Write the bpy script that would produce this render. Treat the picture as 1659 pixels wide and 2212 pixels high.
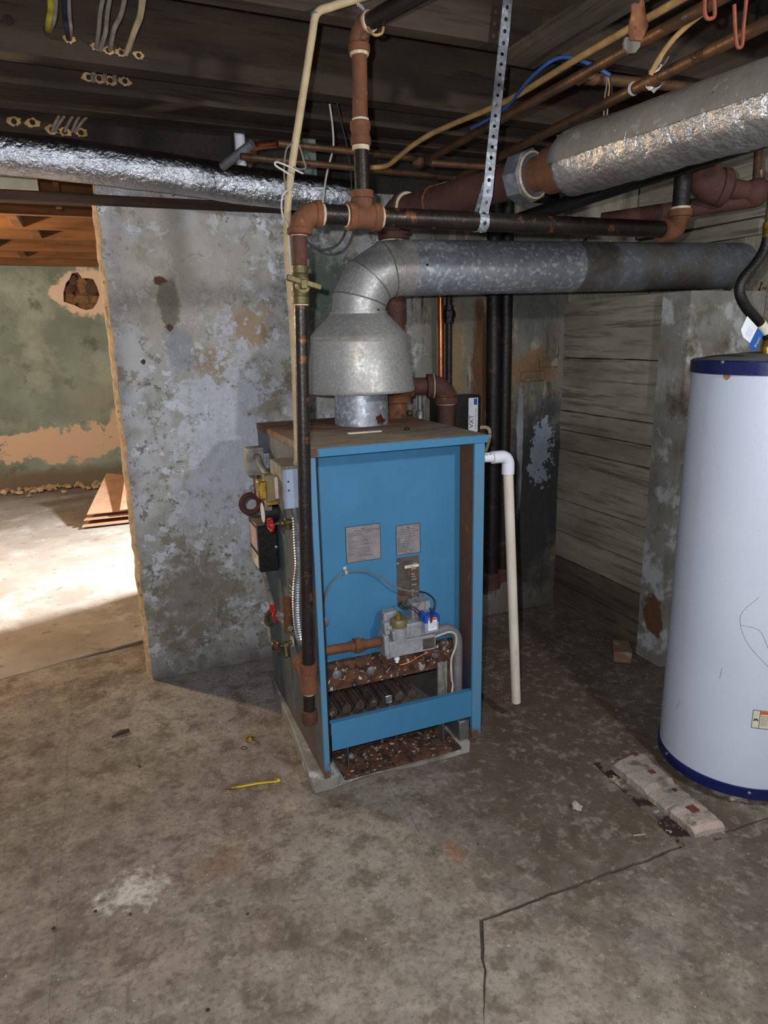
import bpy, bmesh, math, random
from mathutils import Vector, Matrix, noise, geometry
random.seed(7)
V = Vector
S = bpy.context.scene
for o in list(bpy.data.objects): bpy.data.objects.remove(o)

# ------------------------------------------------------------------ camera
F_PX, PITCH, ROLL, YAW, CAM_H = 1472.5, .2506, .0229, .3798, 1.6
fw = V((math.sin(YAW)*math.cos(PITCH), math.cos(YAW)*math.cos(PITCH), -math.sin(PITCH)))
rt = V((math.cos(YAW), -math.sin(YAW), 0)); dn = fw.cross(rt)
RT = rt*math.cos(ROLL) + dn*math.sin(ROLL); DN = -rt*math.sin(ROLL) + dn*math.cos(ROLL)
CAM = V((0, 0, CAM_H))
cd = bpy.data.cameras.new('camera'); cam = bpy.data.objects.new('camera', cd); S.collection.objects.link(cam)
cd.sensor_fit = 'HORIZONTAL'; cd.sensor_width = 36; cd.lens = F_PX*36/1659; cd.clip_start = .02
mw = Matrix((( RT.x, -DN.x, -fw.x, CAM.x), (RT.y, -DN.y, -fw.y, CAM.y), (RT.z, -DN.z, -fw.z, CAM.z), (0, 0, 0, 1)))
cam.matrix_world = mw
S.camera = cam
def ray(x, y): return RT*((x-829.5)/F_PX) + DN*((y-1106)/F_PX) + fw
def on(x, y, ax, val):
    d = ray(x, y); i = 'xyz'.index(ax); return CAM + d*((val-CAM[i])/d[i])
def dp(x, y, depth): return CAM + ray(x, y)*depth

# ------------------------------------------------------------------ light
W = bpy.data.worlds.new('world'); S.world = W; W.use_nodes = True
W.node_tree.nodes['Background'].inputs[0].default_value = (.80, .88, 1, 1)
W.node_tree.nodes['Background'].inputs[1].default_value = .10
def lamp(name, kind, loc, power, col, size=.05, target=None, **kw):
    l = bpy.data.lights.new(name, kind); l.energy = power; l.color = col
    if kind == 'AREA': l.size = size
    else: l.shadow_soft_size = size
    for k, v in kw.items(): setattr(l, k, v)
    o = bpy.data.objects.new(name, l); S.collection.objects.link(o); o.location = loc
    if target is not None: o.rotation_euler = (V(target)-V(loc)).to_track_quat('-Z', 'Y').to_euler()
    return o
lamp('flash_light', 'POINT', CAM - RT*.06 - DN*.045, 35, (.93, .955, 1), .012)
lamp('ceiling_bulb', 'POINT', (1.5, -.1, 2.22), 26, (.93, .96, 1), .06)
lamp('hall_bulb', 'POINT', (-1.5, 5.0, 1.95), 66, (1, .72, .43), .06)
lamp('basement_window_daylight', 'AREA', (2.35, 5.42, 1.75), 58, (.86, .93, 1), .16, (-.35, 5.0, 0), spread=math.radians(95))
S.cycles.max_bounces = 5; S.cycles.diffuse_bounces = 3; S.cycles.glossy_bounces = 3
S.view_settings.view_transform = 'Standard'; S.view_settings.look = 'None'
S.view_settings.exposure = 1.88; S.view_settings.gamma = 1; S.view_settings.use_curve_mapping = False

# ------------------------------------------------------------------ materials
def lin(c):
    return tuple(((v/255)/12.92 if v/255 <= .04045 else ((v/255+.055)/1.055)**2.4) for v in c[:3]) + (1,)
MATS = {}
def mat(name, c1, c2=None, sc=6, rough=.75, metal=0., layers=(), bump=.25, bsc=70, st=(1, 1, 1), det=7, lo=.36, hi=.64, rvar=.12, bst=None, spec=.4, bdist=.004, rg=.62):
    m = bpy.data.materials.new(name); MATS[name] = m; m.use_nodes = True
    N = m.node_tree.nodes; L = m.node_tree.links; B = N['Principled BSDF']
    geo = N.new('ShaderNodeNewGeometry')
    def coord(stretch, off=0):
        mp = N.new('ShaderNodeMapping'); mp.inputs['Scale'].default_value = stretch; mp.inputs['Location'].default_value = (off*1.7, off*.9, off*2.3)
        L.new(geo.outputs['Position'], mp.inputs['Vector']); return mp.outputs[0]
    cache = {}
    def ntex(scale, detail, stretch, off=0, kind='noise', rgh=.62):
        key = (scale, min(detail, 6), tuple(stretch), off, kind, rgh)
        if key not in cache: cache[key] = ntex_(scale, detail, stretch, off, kind, rgh)
        return cache[key]
    def ntex_(scale, detail, stretch, off, kind, rgh):
        if kind == 'voro':
            n = N.new('ShaderNodeTexVoronoi'); n.inputs['Scale'].default_value = scale
            L.new(coord(stretch), n.inputs['Vector']); return n.outputs['Distance'], n.outputs['Color']
        n = N.new('ShaderNodeTexNoise'); detail = min(detail, 6)
        n.inputs['Scale'].default_value = scale; n.inputs['Detail'].default_value = detail; n.inputs['Roughness'].default_value = rgh
        L.new(coord(stretch, off), n.inputs['Vector']); return n.outputs['Fac'], n.outputs['Color']
    def ramp(sock, a, b):
        r = N.new('ShaderNodeMapRange'); r.inputs['From Min'].default_value = a; r.inputs['From Max'].default_value = b
        L.new(sock, r.inputs['Value']); return r.outputs[0]
    def mix(fac, a, b, blend='MIX'):
        x = N.new('ShaderNodeMix'); x.data_type = 'RGBA'; x.blend_type = blend
        L.new(fac, x.inputs[0]) if not isinstance(fac, float) else setattr(x.inputs[0], 'default_value', fac)
        for s, i in ((a, 6), (b, 7)):
            if isinstance(s, tuple): x.inputs[i].default_value = s
            else: L.new(s, x.inputs[i])
        return x.outputs[2]
    def math_(op, a, b):
        x = N.new('ShaderNodeMath'); x.operation = op
        for i, s in enumerate((a, b)):
            if isinstance(s, (int, float)): x.inputs[i].default_value = s
            else: L.new(s, x.inputs[i])
        return x.outputs[0]
    k = sum(map(ord, name)) % 97
    col = lin(c1)
    if c2:
        f, _ = ntex(sc, det, st, k*.37); col = mix(ramp(f, lo, hi), col, lin(c2))
    hgt = None
    for i, ly in enumerate(layers):
        kind = ly.get('k', 'noise'); s_ = ly.get('s', .03); t = ly.get('t', .6)
        sc_l, d_l, o_l = ly.get('sc', 8), ly.get('d', 6), k*.37+i*3.1+1
        if 'at' in ly or 'g' in ly:      # stains and painted shade share a few noises
            sc_l = min((5, 9, 16, 30), key=lambda q: abs(math.log(q/sc_l))); d_l = 4; o_l = k*.37
        f, fc = ntex(sc_l, d_l, ly.get('st', (1, 1, 1)), o_l, 'voro' if kind in ('voro', 'cells') else 'noise', ly.get('rg', rg))
        if kind == 'cells':
            sp = N.new('ShaderNodeSeparateColor'); L.new(fc, sp.inputs[0]); f = sp.outputs[0]
        fac = ramp(f, t-s_, t+s_)
        if 'at' in ly:        # a patch (stain, painted shade) with a centre of its own: radius r (per axis), edge broken up by the noise
            vm = N.new('ShaderNodeVectorMath'); vm.operation = 'SUBTRACT'; L.new(geo.outputs['Position'], vm.inputs[0]); vm.inputs[1].default_value = ly['at']
            vd = N.new('ShaderNodeVectorMath'); vd.operation = 'DIVIDE'; L.new(vm.outputs[0], vd.inputs[0]); vd.inputs[1].default_value = ly['r']
            ln = N.new('ShaderNodeVectorMath'); ln.operation = 'LENGTH'; L.new(vd.outputs[0], ln.inputs[0])
            q = math_('SUBTRACT', math_('ADD', 1.0, math_('MULTIPLY', math_('SUBTRACT', f, .5), ly.get('amp', 2.2))), ln.outputs['Value'])
            fac = ramp(q, -s_*4, s_*4)
        if 'g' in ly:         # along an axis: axis, from, to
            ax, a, b = ly['g']; sp = N.new('ShaderNodeSeparateXYZ'); L.new(geo.outputs['Position'], sp.inputs[0])
            q = math_('ADD', ramp(sp.outputs[ax], a, b), math_('MULTIPLY', math_('SUBTRACT', f, .5), ly.get('amp', 1.2)))
            g2 = ramp(q, .5-s_*4, .5+s_*4)
            fac = math_('MULTIPLY', fac, g2) if ly.get('mul') else g2
        if 'o' in ly: fac = math_('MULTIPLY', fac, ly['o'])
        col = mix(fac, col, lin(ly['c']))
        if ly.get('h'):
            hh = math_('MULTIPLY', fac, ly['h']); hgt = hh if hgt is None else math_('ADD', hgt, hh)
    if isinstance(col, tuple): B.inputs['Base Color'].default_value = col
    else: L.new(col, B.inputs['Base Color'])
    f, _ = ntex(bsc, 5, bst or st, 9.5+k)
    L.new(ramp_to(N, L, f, .3, .7, max(.03, rough-rvar), min(1, rough+rvar)), B.inputs['Roughness'])
    B.inputs['Metallic'].default_value = metal; B.inputs['Specular IOR Level'].default_value = spec
    if bump:
        f, _ = ntex(bsc, 5, bst or st, 9.5+k)
        h = f if hgt is None else math_('ADD', f, hgt)
        bp = N.new('ShaderNodeBump'); bp.inputs['Strength'].default_value = bump; bp.inputs['Distance'].default_value = bdist
        L.new(h, bp.inputs['Height']); L.new(bp.outputs[0], B.inputs['Normal'])
    return m
def ramp_to(N, L, sock, a, b, c, d):
    r = N.new('ShaderNodeMapRange')
    for n, v in (('From Min', a), ('From Max', b), ('To Min', c), ('To Max', d)): r.inputs[n].default_value = v
    L.new(sock, r.inputs['Value']); return r.outputs[0]

# concrete floor
mat('concrete', (140, 129, 116), (112, 102, 91), 3.5, .9, 0, [
    dict(c=(158, 147, 132), sc=7, t=.56, s=.08, o=.6), dict(c=(92, 76, 61), sc=4.2, t=.58, s=.07, o=.7), dict(c=(130, 122, 114), sc=2.1, t=.55, s=.10, o=.6),
    dict(c=(158, 154, 150), at=(.35, 2.95, 0), r=(.42, .32, 1), s=.14, sc=18, o=.7, amp=3.4), dict(c=(154, 147, 138), at=(.62, 1.75, 0), r=(.3, .3, 1), s=.2, sc=9, o=.5, amp=3),
    dict(c=(84, 68, 54), at=(1.75, 2.55, 0), r=(.62, .85, 1), s=.12, sc=5, o=.9), dict(c=(88, 73, 59), at=(1.4, 1.75, 0), r=(.5, .45, 1), s=.14, sc=5, o=.75), dict(c=(84, 72, 60), at=(1.9, 1.0, 0), r=(.6, .35, 1), s=.14, sc=5, o=.6),  # first patch: dirt and wet, with the boiler's shade painted in
    dict(c=(104, 97, 91), at=(2.2, 2.1, 0), r=(.25, .6, 1), s=.1, sc=9, o=.7),
    dict(c=(200, 194, 186), at=(-.10, 1.88, 0), r=(.08, .06, 1), s=.10, sc=30, o=.8, amp=4), dict(c=(62, 44, 38), at=(.60, 2.00, 0), r=(.05, .05, 1), s=.15, sc=18, o=.85),
    dict(c=(140, 88, 48), at=(.87, 1.64, 0), r=(.025, .045, 1), s=.15, sc=18, o=.55), dict(c=(122, 86, 62), at=(.2, 1.9, 0), r=(.10, .08, 1), s=.2, sc=12, o=.4),
    dict(c=(84, 72, 60), sc=12, t=.57, s=.07, o=.65, d=8), dict(c=(164, 154, 140), sc=26, t=.59, s=.07, o=.42, d=8), dict(c=(88, 76, 64), sc=55, t=.57, s=.07, o=.5), dict(c=(206, 198, 186), sc=95, t=.70, s=.02, o=.8),
    dict(c=(56, 47, 40), sc=85, t=.68, s=.03, o=.7)], bump=.7, bsc=45, bdist=.006, spec=.25)
mat('concrete_far', (150, 140, 130), (128, 116, 104), 2, .9, 0, [dict(c=(168, 162, 154), sc=4, t=.6, s=.06, o=.7), dict(c=(96, 84, 72), sc=16, t=.64, s=.04, o=.7)], bump=.5, bsc=30, spec=.2)
mat('floor_joint', (78, 68, 58), (54, 47, 41), 20, .95, bump=.4)
mat('grey_debris_floor', (96, 92, 88), (62, 58, 55), 8, .95, 0, [dict(c=(150, 146, 140), sc=40, t=.64, s=.04)], bump=.8, bsc=40, bdist=.01)
# painted partition
mat('peeling_paint', (184, 181, 175), (166, 163, 156), 4, .88, 0, [
    dict(c=(198, 198, 200), sc=5, t=.50, s=.05, d=10, h=.6), dict(c=(150, 143, 126), sc=5, t=.565, s=.015, d=10, h=-.5, o=.9),
    dict(c=(222, 224, 230), sc=8, t=.56, s=.010, d=10, h=.8), dict(c=(122, 115, 100), sc=11, t=.595, s=.012, d=10, h=-.6, o=.85), dict(c=(138, 130, 113), sc=2.6, t=.60, s=.05, d=10, o=.75),
    dict(c=(186, 176, 162), at=(.36, 3.24, 1.86), r=(.30, .3, .30), s=.14, sc=7, o=.8), dict(c=(172, 150, 124), at=(.66, 3.24, 1.66), r=(.09, .3, .09), s=.05, sc=16, amp=3), dict(c=(166, 146, 122), at=(.47, 3.24, 1.50), r=(.11, .3, .09), s=.04, sc=14, amp=3, o=.8),
    dict(c=(210, 214, 226), at=(.5, 3.24, 1.15), r=(.18, .3, .40), s=.05, sc=16, o=.8, amp=5), dict(c=(126, 122, 104), at=(.30, 3.24, 1.76), r=(.045, .2, .10), s=.05, sc=16, o=.9), dict(c=(140, 146, 156), at=(.33, 3.24, 1.56), r=(.06, .2, .10), s=.05, sc=10, o=.6),
    dict(c=(92, 108, 94), at=(.98, 3.24, 1.85), r=(.16, .3, .22), s=.08, sc=12, o=.9), dict(c=(206, 211, 222), at=(.90, 3.24, 1.93), r=(.05, .3, .05), s=.03, sc=24, amp=3),
    dict(c=(96, 66, 50), at=(.27, 3.24, 1.86), r=(.030, .2, .018), s=.03, sc=40, amp=3), dict(c=(92, 68, 58), at=(.30, 3.24, 1.665), r=(.016, .2, .016), s=.03, sc=50, amp=3), dict(c=(80, 64, 56), at=(.17, 3.24, 1.52), r=(.012, .2, .014), s=.03, sc=50, amp=3),
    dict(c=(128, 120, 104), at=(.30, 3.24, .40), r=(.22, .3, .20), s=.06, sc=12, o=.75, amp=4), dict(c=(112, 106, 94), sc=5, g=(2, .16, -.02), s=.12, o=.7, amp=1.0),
    # behind the boiler the paint turns grey-brown and streaked
    dict(c=(122, 118, 106), sc=3, st=(4, 4, .8), g=(0, 1.3, 1.62), s=.1, amp=.5), dict(c=(158, 152, 134), sc=6, st=(3, 3, .7), t=.58, s=.03, g=(0, 1.28, 1.35), mul=1, amp=.2), dict(c=(86, 74, 60), sc=5, st=(5, 5, .6), t=.62, s=.04, g=(0, 1.35, 1.5), mul=1, amp=.2),
    dict(c=(150, 122, 82), at=(1.72, 3.24, 1.45), r=(.06, .3, .22), s=.1, sc=9, o=.8), dict(c=(98, 62, 38), at=(1.87, 3.24, 1.35), r=(.05, .3, .45), s=.06, sc=9, st=(1, 1, .5), o=.9), dict(c=(100, 68, 46), at=(2.045, 3.24, 1.1), r=(.03, .3, .5), s=.08, sc=12, o=.8),
    dict(c=(98, 100, 98), at=(2.2, 3.24, 1.75), r=(.14, .3, .16), s=.06, sc=6, o=.8), dict(c=(66, 64, 64), sc=3.4, g=(0, 1.95, 2.12), s=.1, amp=.5, o=.0),
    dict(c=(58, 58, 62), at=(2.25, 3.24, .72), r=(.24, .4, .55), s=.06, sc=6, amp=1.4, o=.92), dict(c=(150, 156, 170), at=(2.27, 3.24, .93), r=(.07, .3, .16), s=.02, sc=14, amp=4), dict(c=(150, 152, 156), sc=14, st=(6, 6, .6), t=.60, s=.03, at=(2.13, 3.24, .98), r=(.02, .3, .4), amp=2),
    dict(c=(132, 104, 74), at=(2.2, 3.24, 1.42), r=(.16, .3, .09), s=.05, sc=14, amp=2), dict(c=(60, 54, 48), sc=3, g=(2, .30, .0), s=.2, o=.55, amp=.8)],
    bump=.5, bsc=28, bdist=.006, spec=.25, det=9, rg=.74)
mat('broken_plaster_edge', (214, 186, 148), (176, 146, 110), 22, .95, 0, [dict(c=(120, 92, 66), sc=30, t=.64, s=.04)], bump=.8, bsc=60, bdist=.01)
mat('green_paint', (142, 156, 146), (118, 130, 120), 1.7, .9, 0, [
    dict(c=(168, 174, 164), sc=2.4, t=.58, s=.08, o=.8), dict(c=(92, 92, 78), sc=4, t=.62, s=.05, o=.7),
    dict(c=(216, 186, 160), at=(-.55, 8.6, .50), r=(.75, 1, .20), s=.02, sc=5, amp=3.2), dict(c=(216, 186, 160), at=(.10, 8.6, .62), r=(.12, 1, .22), s=.03, sc=6, amp=2),
    dict(c=(160, 150, 134), at=(-.1, 8.6, .95), r=(.22, 1, .16), s=.2, sc=8, o=.6), dict(c=(122, 112, 96), sc=4, g=(2, .30, .12), s=.08, amp=.8),
    dict(c=(226, 200, 180), at=(-.06, 8.6, 2.16), r=(.32, 1, .26), s=.02, sc=9, amp=.9), dict(c=(226, 200, 180), at=(-.36, 8.6, 2.15), r=(.09, 1, .09), s=.02, sc=9, amp=1)], bump=.3, bsc=14, spec=.2)
mat('rubble_stone', (150, 116, 84), (112, 82, 58), 9, .95, bump=.6, bsc=30)
mat('rubble_stone_dark', (104, 78, 66), (80, 60, 52), 9, .95, bump=.6, bsc=30)
mat('rough_plaster', (164, 160, 146), (136, 128, 112), 4, .95, 0, [dict(c=(176, 162, 134), sc=3, t=.58, s=.08, o=.8), dict(c=(92, 84, 74), sc=9, t=.63, s=.03, h=-1.5, d=10), dict(c=(196, 194, 188), sc=12, t=.66, s=.03)], bump=.9, bsc=16, bdist=.02, spec=.2)
mat('pier_concrete', (146, 144, 138), (116, 112, 102), 5, .92, 0, [dict(c=(176, 176, 176), sc=7, t=.58, s=.04, d=10, h=.6), dict(c=(100, 88, 74), sc=5, t=.62, s=.05), dict(c=(104, 74, 52), at=(2.37, 2.42, .24), r=(.2, .07, .10), s=.03, sc=10)], bump=.6, bsc=40, spec=.2)
mat('old_brick', (132, 102, 82), (108, 88, 72), 18, .95, 0, [dict(c=(150, 140, 126), sc=14, t=.56, s=.05)], bump=.6, bsc=60)
# timber
def wood(name, a, b, dark, axis, rough=.85, bump=.6, grain=26):
    st = [1, 1, 1]; st[axis] = .06
    lg = [1, 1, 1]; lg[axis] = .25
    mat(name, a, b, 7, rough, 0, [dict(c=dark, sc=grain, st=tuple(st), t=.60, s=.07, d=4, h=-.8, o=.8), dict(c=dark, sc=3, st=tuple(lg), t=.62, s=.1, o=.6)], bump=bump, bsc=30, st=tuple(lg), bst=tuple(st), spec=.25)
wood('dark_joist_wood', (74, 61, 50), (54, 45, 38), (40, 33, 28), 0)
wood('dark_joist_wood_side', (66, 55, 46), (48, 41, 35), (36, 30, 26), 1)
wood('hall_joist_wood', (118, 80, 48), (92, 62, 38), (66, 44, 28), 0)
wood('beam_wood', (76, 56, 44), (60, 45, 36), (40, 30, 24), 0)
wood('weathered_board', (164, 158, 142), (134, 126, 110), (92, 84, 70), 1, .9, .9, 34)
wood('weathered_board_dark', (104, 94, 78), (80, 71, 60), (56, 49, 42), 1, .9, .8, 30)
wood('grey_plank', (104, 92, 78), (76, 66, 56), (50, 42, 36), 1, .9)
mat('fresh_wood_chip', (206, 168, 118), (160, 120, 76), 40, .9, bump=.8, bsc=90)
mat('subfloor_dark', (48, 42, 38), (34, 30, 27), 5, .9, bump=.3)
# metals
mat('blue_enamel', (64, 120, 156), (60, 114, 150), 5, .45, 0, [dict(c=(122, 110, 92), sc=34, t=.735, s=.02, o=.9), dict(c=(84, 62, 48), at=(.585, 2.08, 1.25), r=(.02, .1, .04), s=.05, sc=40)], bump=.05, bsc=160, spec=.3)
mat('blue_enamel_post', (70, 128, 164), (88, 122, 144), 9, .45, 0, [dict(c=(128, 112, 92), sc=28, st=(1, 1, .35), t=.66, s=.02, o=.85), dict(c=(96, 68, 50), sc=24, g=(2, .16, .04), s=.05, amp=1.8)], bump=.08, bsc=120)
mat('rusty_top', (124, 82, 56), (98, 62, 44), 9, .85, 0, [dict(c=(132, 122, 106), sc=8, st=(1, 2.2, 1), g=(1, 2.62, 2.30), s=.10, amp=1.2, o=.9), dict(c=(158, 140, 114), sc=18, st=(.4, 2, 1), t=.59, s=.05, o=.7), dict(c=(56, 46, 40), sc=13, st=(.4, 2, 1), t=.60, s=.05, o=.85), dict(c=(146, 86, 46), at=(1.05, 2.42, 1.26), r=(.05, .04, .1), s=.1, sc=22)], bump=.4, bsc=60)
mat('slate_jacket', (92, 100, 102), (74, 80, 84), 6, .5, .15, [dict(c=(120, 124, 122), sc=5, st=(1, 1, .3), t=.60, s=.06, o=.6), dict(c=(100, 68, 48), sc=9, st=(2, 2, .5), g=(2, .16, .0), s=.08, amp=1.0, o=.85), dict(c=(104, 70, 52), sc=9, st=(2, 2, .4), g=(2, 1.20, 1.28), s=.08, amp=1.2, o=.9), dict(c=(96, 66, 48), sc=14, st=(2, 4, .4), at=(.58, 2.24, .28), r=(.1, .06, .20), s=.08, amp=2, o=.7), dict(c=(58, 54, 52), sc=12, st=(1, 1, .3), t=.64, s=.05, o=.7)], bump=.12, bsc=60)
mat('rust_inner', (84, 62, 50), (104, 70, 44), 7, .8, 0, [dict(c=(140, 104, 58), sc=26, st=(1, 1, .6), t=.66, s=.03, o=.7), dict(c=(48, 54, 74), sc=4, g=(2, .55, .25), s=.08, amp=.8)], bump=.2)
mat('flaking_rust', (70, 46, 34), (104, 64, 40), 22, .9, 0, [dict(c=(44, 31, 26), sc=26, t=.54, s=.05), dict(c=(190, 178, 162), sc=55, t=.60, s=.02, h=1), dict(c=(166, 164, 166), sc=16, t=.66, s=.03, d=10)], bump=.9, bsc=80, bdist=.006)
mat('burner_rust', (74, 58, 50), (46, 36, 32), 16, .85, 0, [dict(c=(176, 164, 154), sc=40, st=(1, .4, 1), t=.66, s=.02), dict(c=(124, 96, 70), sc=24, t=.66, s=.03)], bump=.6, bsc=80)
mat('cavity_grey', (92, 88, 82), (70, 66, 62), 8, .85, bump=.2)
mat('galvanized', (168, 172, 178), (152, 156, 164), 5, .46, .65, [dict(k='cells', c=(216, 221, 230), sc=75, t=.82, s=.08, o=.75), dict(k='cells', c=(134, 140, 150), sc=62, t=.78, s=.12, o=.5), dict(c=(132, 120, 104), sc=4, t=.68, s=.06, o=.5), dict(c=(104, 54, 38), at=(1.0, 2.518, 1.285), r=(.022, .05, .018), s=.04, sc=40, amp=3)], bump=.05, rvar=.14)
mat('galvanized_dusty', (176, 173, 168), (162, 160, 156), 5, .5, .55, [dict(k='cells', c=(200, 202, 206), sc=150, t=.80, s=.12, o=.45), dict(k='cells', c=(146, 146, 148), sc=120, t=.78, s=.12, o=.35), dict(c=(150, 138, 122), sc=6, t=.62, s=.08, o=.6)], bump=.06, rvar=.12)
mat('galvanized_dark', (130, 134, 140), (114, 117, 122), 5, .48, .6, [dict(k='cells', c=(156, 160, 168), sc=60, t=.82, s=.10, o=.5), dict(c=(112, 100, 86), sc=4, t=.56, s=.08, o=.7)], bump=.08)  # for dark fittings, and for light falloff painted on the far flue
mat('black_iron', (44, 37, 32), (34, 29, 26), 12, .38, .35, [dict(c=(104, 64, 38), sc=22, t=.63, s=.04), dict(c=(126, 112, 94), sc=70, t=.73, s=.02)], bump=.25, bsc=90, rvar=.12)
mat('black_iron_dark', (34, 30, 28), (24, 22, 21), 12, .5, .2, [dict(c=(70, 46, 34), sc=14, t=.63, s=.04)], bump=.25, bsc=90)
mat('rust_iron', (116, 72, 46), (92, 58, 40), 14, .85, .1, [dict(c=(138, 90, 58), sc=30, t=.66, s=.04), dict(c=(66, 46, 36), sc=20, t=.66, s=.04)], bump=.3, bsc=90)
mat('rust_iron_dark', (84, 52, 42), (66, 42, 36), 10, .8, .1, [dict(c=(112, 66, 40), sc=12, t=.66, s=.05)], bump=.2, bsc=90)
mat('pipe_dope', (206, 190, 158), (168, 150, 118), 60, .8, bump=.4, bsc=160)
mat('foil', (204, 207, 212), (180, 184, 192), 9, .2, 1., [dict(c=(130, 122, 112), sc=5, t=.68, s=.05, o=.6)], bump=.9, bsc=48, bdist=.010, rvar=.08, det=3)
mat('foil_dusty', (206, 206, 206), (184, 182, 180), 5, .24, .9, [dict(c=(160, 152, 140), sc=4, t=.66, s=.08, o=.4)], bump=.8, bsc=52, bdist=.008, rvar=.1, det=3)
mat('foil_dust', (122, 118, 110), (104, 100, 92), 8, .75, .35, [dict(c=(150, 148, 142), sc=22, t=.66, s=.04)], bump=.35, bsc=50)
mat('dust_grey', (108, 102, 92), (90, 84, 76), 12, .95, bump=.4, bsc=90)
mat('old_copper', (112, 78, 52), (84, 66, 50), 12, .5, .5, [dict(c=(86, 104, 92), sc=16, t=.68, s=.03, o=.6), dict(c=(66, 54, 44), sc=9, t=.6, s=.06)], bump=.15, bsc=120)
mat('bright_copper', (186, 106, 66), (140, 76, 48), 10, .3, .9, bump=.08)
mat('brass', (198, 160, 72), (150, 116, 54), 30, .32, .85, bump=.1, bsc=150)
mat('old_brass', (110, 98, 62), (82, 74, 50), 24, .5, .6, bump=.25, bsc=120)
mat('olive_brass', (128, 118, 82), (112, 102, 70), 24, .5, .4, bump=.15)
mat('steel', (176, 180, 186), (140, 144, 150), 24, .35, .85, bump=.1, bsc=120)
mat('grey_paint_metal', (158, 168, 184), (142, 152, 170), 10, .5, .2, bump=.05)
mat('dusty_box_metal', (150, 146, 138), (116, 110, 100), 26, .7, .3, [dict(c=(64, 58, 52), sc=60, t=.66, s=.03)], bump=.25, bsc=100)
mat('cast_aluminium', (164, 164, 166), (136, 136, 138), 24, .6, .35, [dict(c=(104, 92, 80), sc=16, t=.66, s=.06, o=.7)], bump=.3, bsc=140)
mat('grey_conduit', (128, 124, 122), (108, 104, 102), 20, .6, .3, bump=.1)
mat('plate_metal', (154, 146, 148), (132, 124, 126), 16, .5, .4, bump=.08)
mat('plate_dark', (104, 94, 86), (76, 70, 64), 14, .5, .4, [dict(c=(120, 82, 58), sc=18, t=.62, s=.05)], bump=.1)
mat('ink', (42, 40, 48), None, 1, .8, bump=0)
mat('ink_light', (206, 202, 196), None, 1, .8, bump=0)
mat('ink_blue', (30, 82, 160), None, 1, .6, bump=0)
mat('ink_yellow', (226, 200, 40), None, 1, .6, bump=0)
mat('ink_orange', (214, 78, 24), None, 1, .6, bump=0)
mat('paper_white', (224, 224, 230), (212, 212, 218), 20, .7, bump=.03)
mat('paper_cream', (214, 206, 184), (198, 190, 168), 20, .7, bump=.03)
mat('paper_pinkish', (196, 168, 156), (178, 150, 138), 20, .8, bump=.05)
mat('red_paint', (176, 30, 36), (150, 24, 30), 30, .4, 0, [dict(c=(214, 176, 170), sc=60, t=.70, s=.02)], bump=.2, bsc=120)
mat('black_plastic', (26, 26, 27), (20, 20, 21), 10, .42, 0, [dict(c=(96, 88, 76), sc=80, t=.76, s=.02)], bump=.05)
mat('dusty_black', (122, 108, 86), (92, 80, 64), 30, .95, bump=.3)
mat('blue_plastic', (28, 74, 166), (24, 66, 150), 10, .4, bump=.04)
mat('pvc_white', (224, 224, 232), (214, 214, 222), 8, .35, 0, bump=.03)
mat('pvc_stained', (216, 208, 196), (202, 190, 172), 4, .45, 0, [dict(c=(150, 126, 96), sc=9, st=(4, 4, .6), t=.66, s=.06, o=.7), dict(c=(50, 46, 42), sc=50, st=(2, 2, .6), t=.745, s=.01)], bump=.04)
mat('heater_enamel', (194, 200, 212), (188, 194, 207), 3, .32, 0, [dict(c=(120, 108, 96), sc=55, t=.765, s=.01)], bump=.02, spec=.4)
mat('navy_enamel', (24, 32, 84), (20, 27, 72), 10, .35, bump=.03)
mat('dusty_lid', (104, 100, 94), (84, 80, 74), 10, .9, bump=.2)
mat('hose_black', (26, 24, 22), (18, 17, 16), 60, .35, .1, bump=.5, bsc=220)
mat('cable_tan', (186, 166, 130), (166, 146, 112), 20, .75, 0, [dict(c=(120, 102, 80), sc=20, t=.68, s=.04)], bump=.2)
mat('cable_ochre', (170, 136, 84), (136, 104, 62), 14, .75, bump=.2)
mat('cable_grey', (150, 140, 128), (124, 114, 104), 30, .75, bump=.2)
mat('cable_yellow', (178, 164, 44), (150, 138, 40), 20, .6, bump=.1)
mat('cable_navy', (36, 38, 52), None, 1, .6, bump=.1)
mat('cable_blue', (48, 80, 140), (40, 66, 116), 20, .5, bump=.1)
mat('wire_white', (190, 186, 180), (166, 160, 152), 20, .6, bump=.05)
mat('wire_black', (36, 34, 33), None, 1, .55, bump=.05)
mat('wire_grey', (104, 100, 98), None, 1, .6, bump=.05)
mat('orange_hook', (130, 60, 36), (104, 50, 32), 30, .7, bump=.2)
mat('cardboard', (176, 136, 106), (160, 120, 92), 10, .9, bump=.1)
mat('yellow_plastic', (226, 196, 30), (210, 180, 26), 20, .5, 0, [dict(c=(120, 84, 40), at=(.262, 2.262, 0), r=(.025, .03, .1), s=.1, sc=40)], bump=.05)
mat('cement_board', (160, 146, 130), (134, 124, 112), 7, .95, 0, [dict(c=(176, 156, 142), sc=5, t=.57, s=.06), dict(c=(104, 94, 84), sc=14, t=.60, s=.05)], bump=.8, bsc=50, bdist=.008)
mat('sheet_dirty', (118, 110, 100), (90, 82, 73), 10, .8, .1, [dict(c=(48, 31, 26), sc=9, t=.53, s=.03), dict(c=(168, 156, 136), sc=26, t=.60, s=.03)], bump=.4)
mat('pebble', (190, 182, 170), (120, 112, 102), 30, .95, bump=.3)
mat('pebble_dark', (44, 40, 36), (70, 60, 50), 30, .95, bump=.3)
mat('rust_patch', (112, 66, 46), (84, 48, 38), 30, .9, bump=.4)

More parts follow.
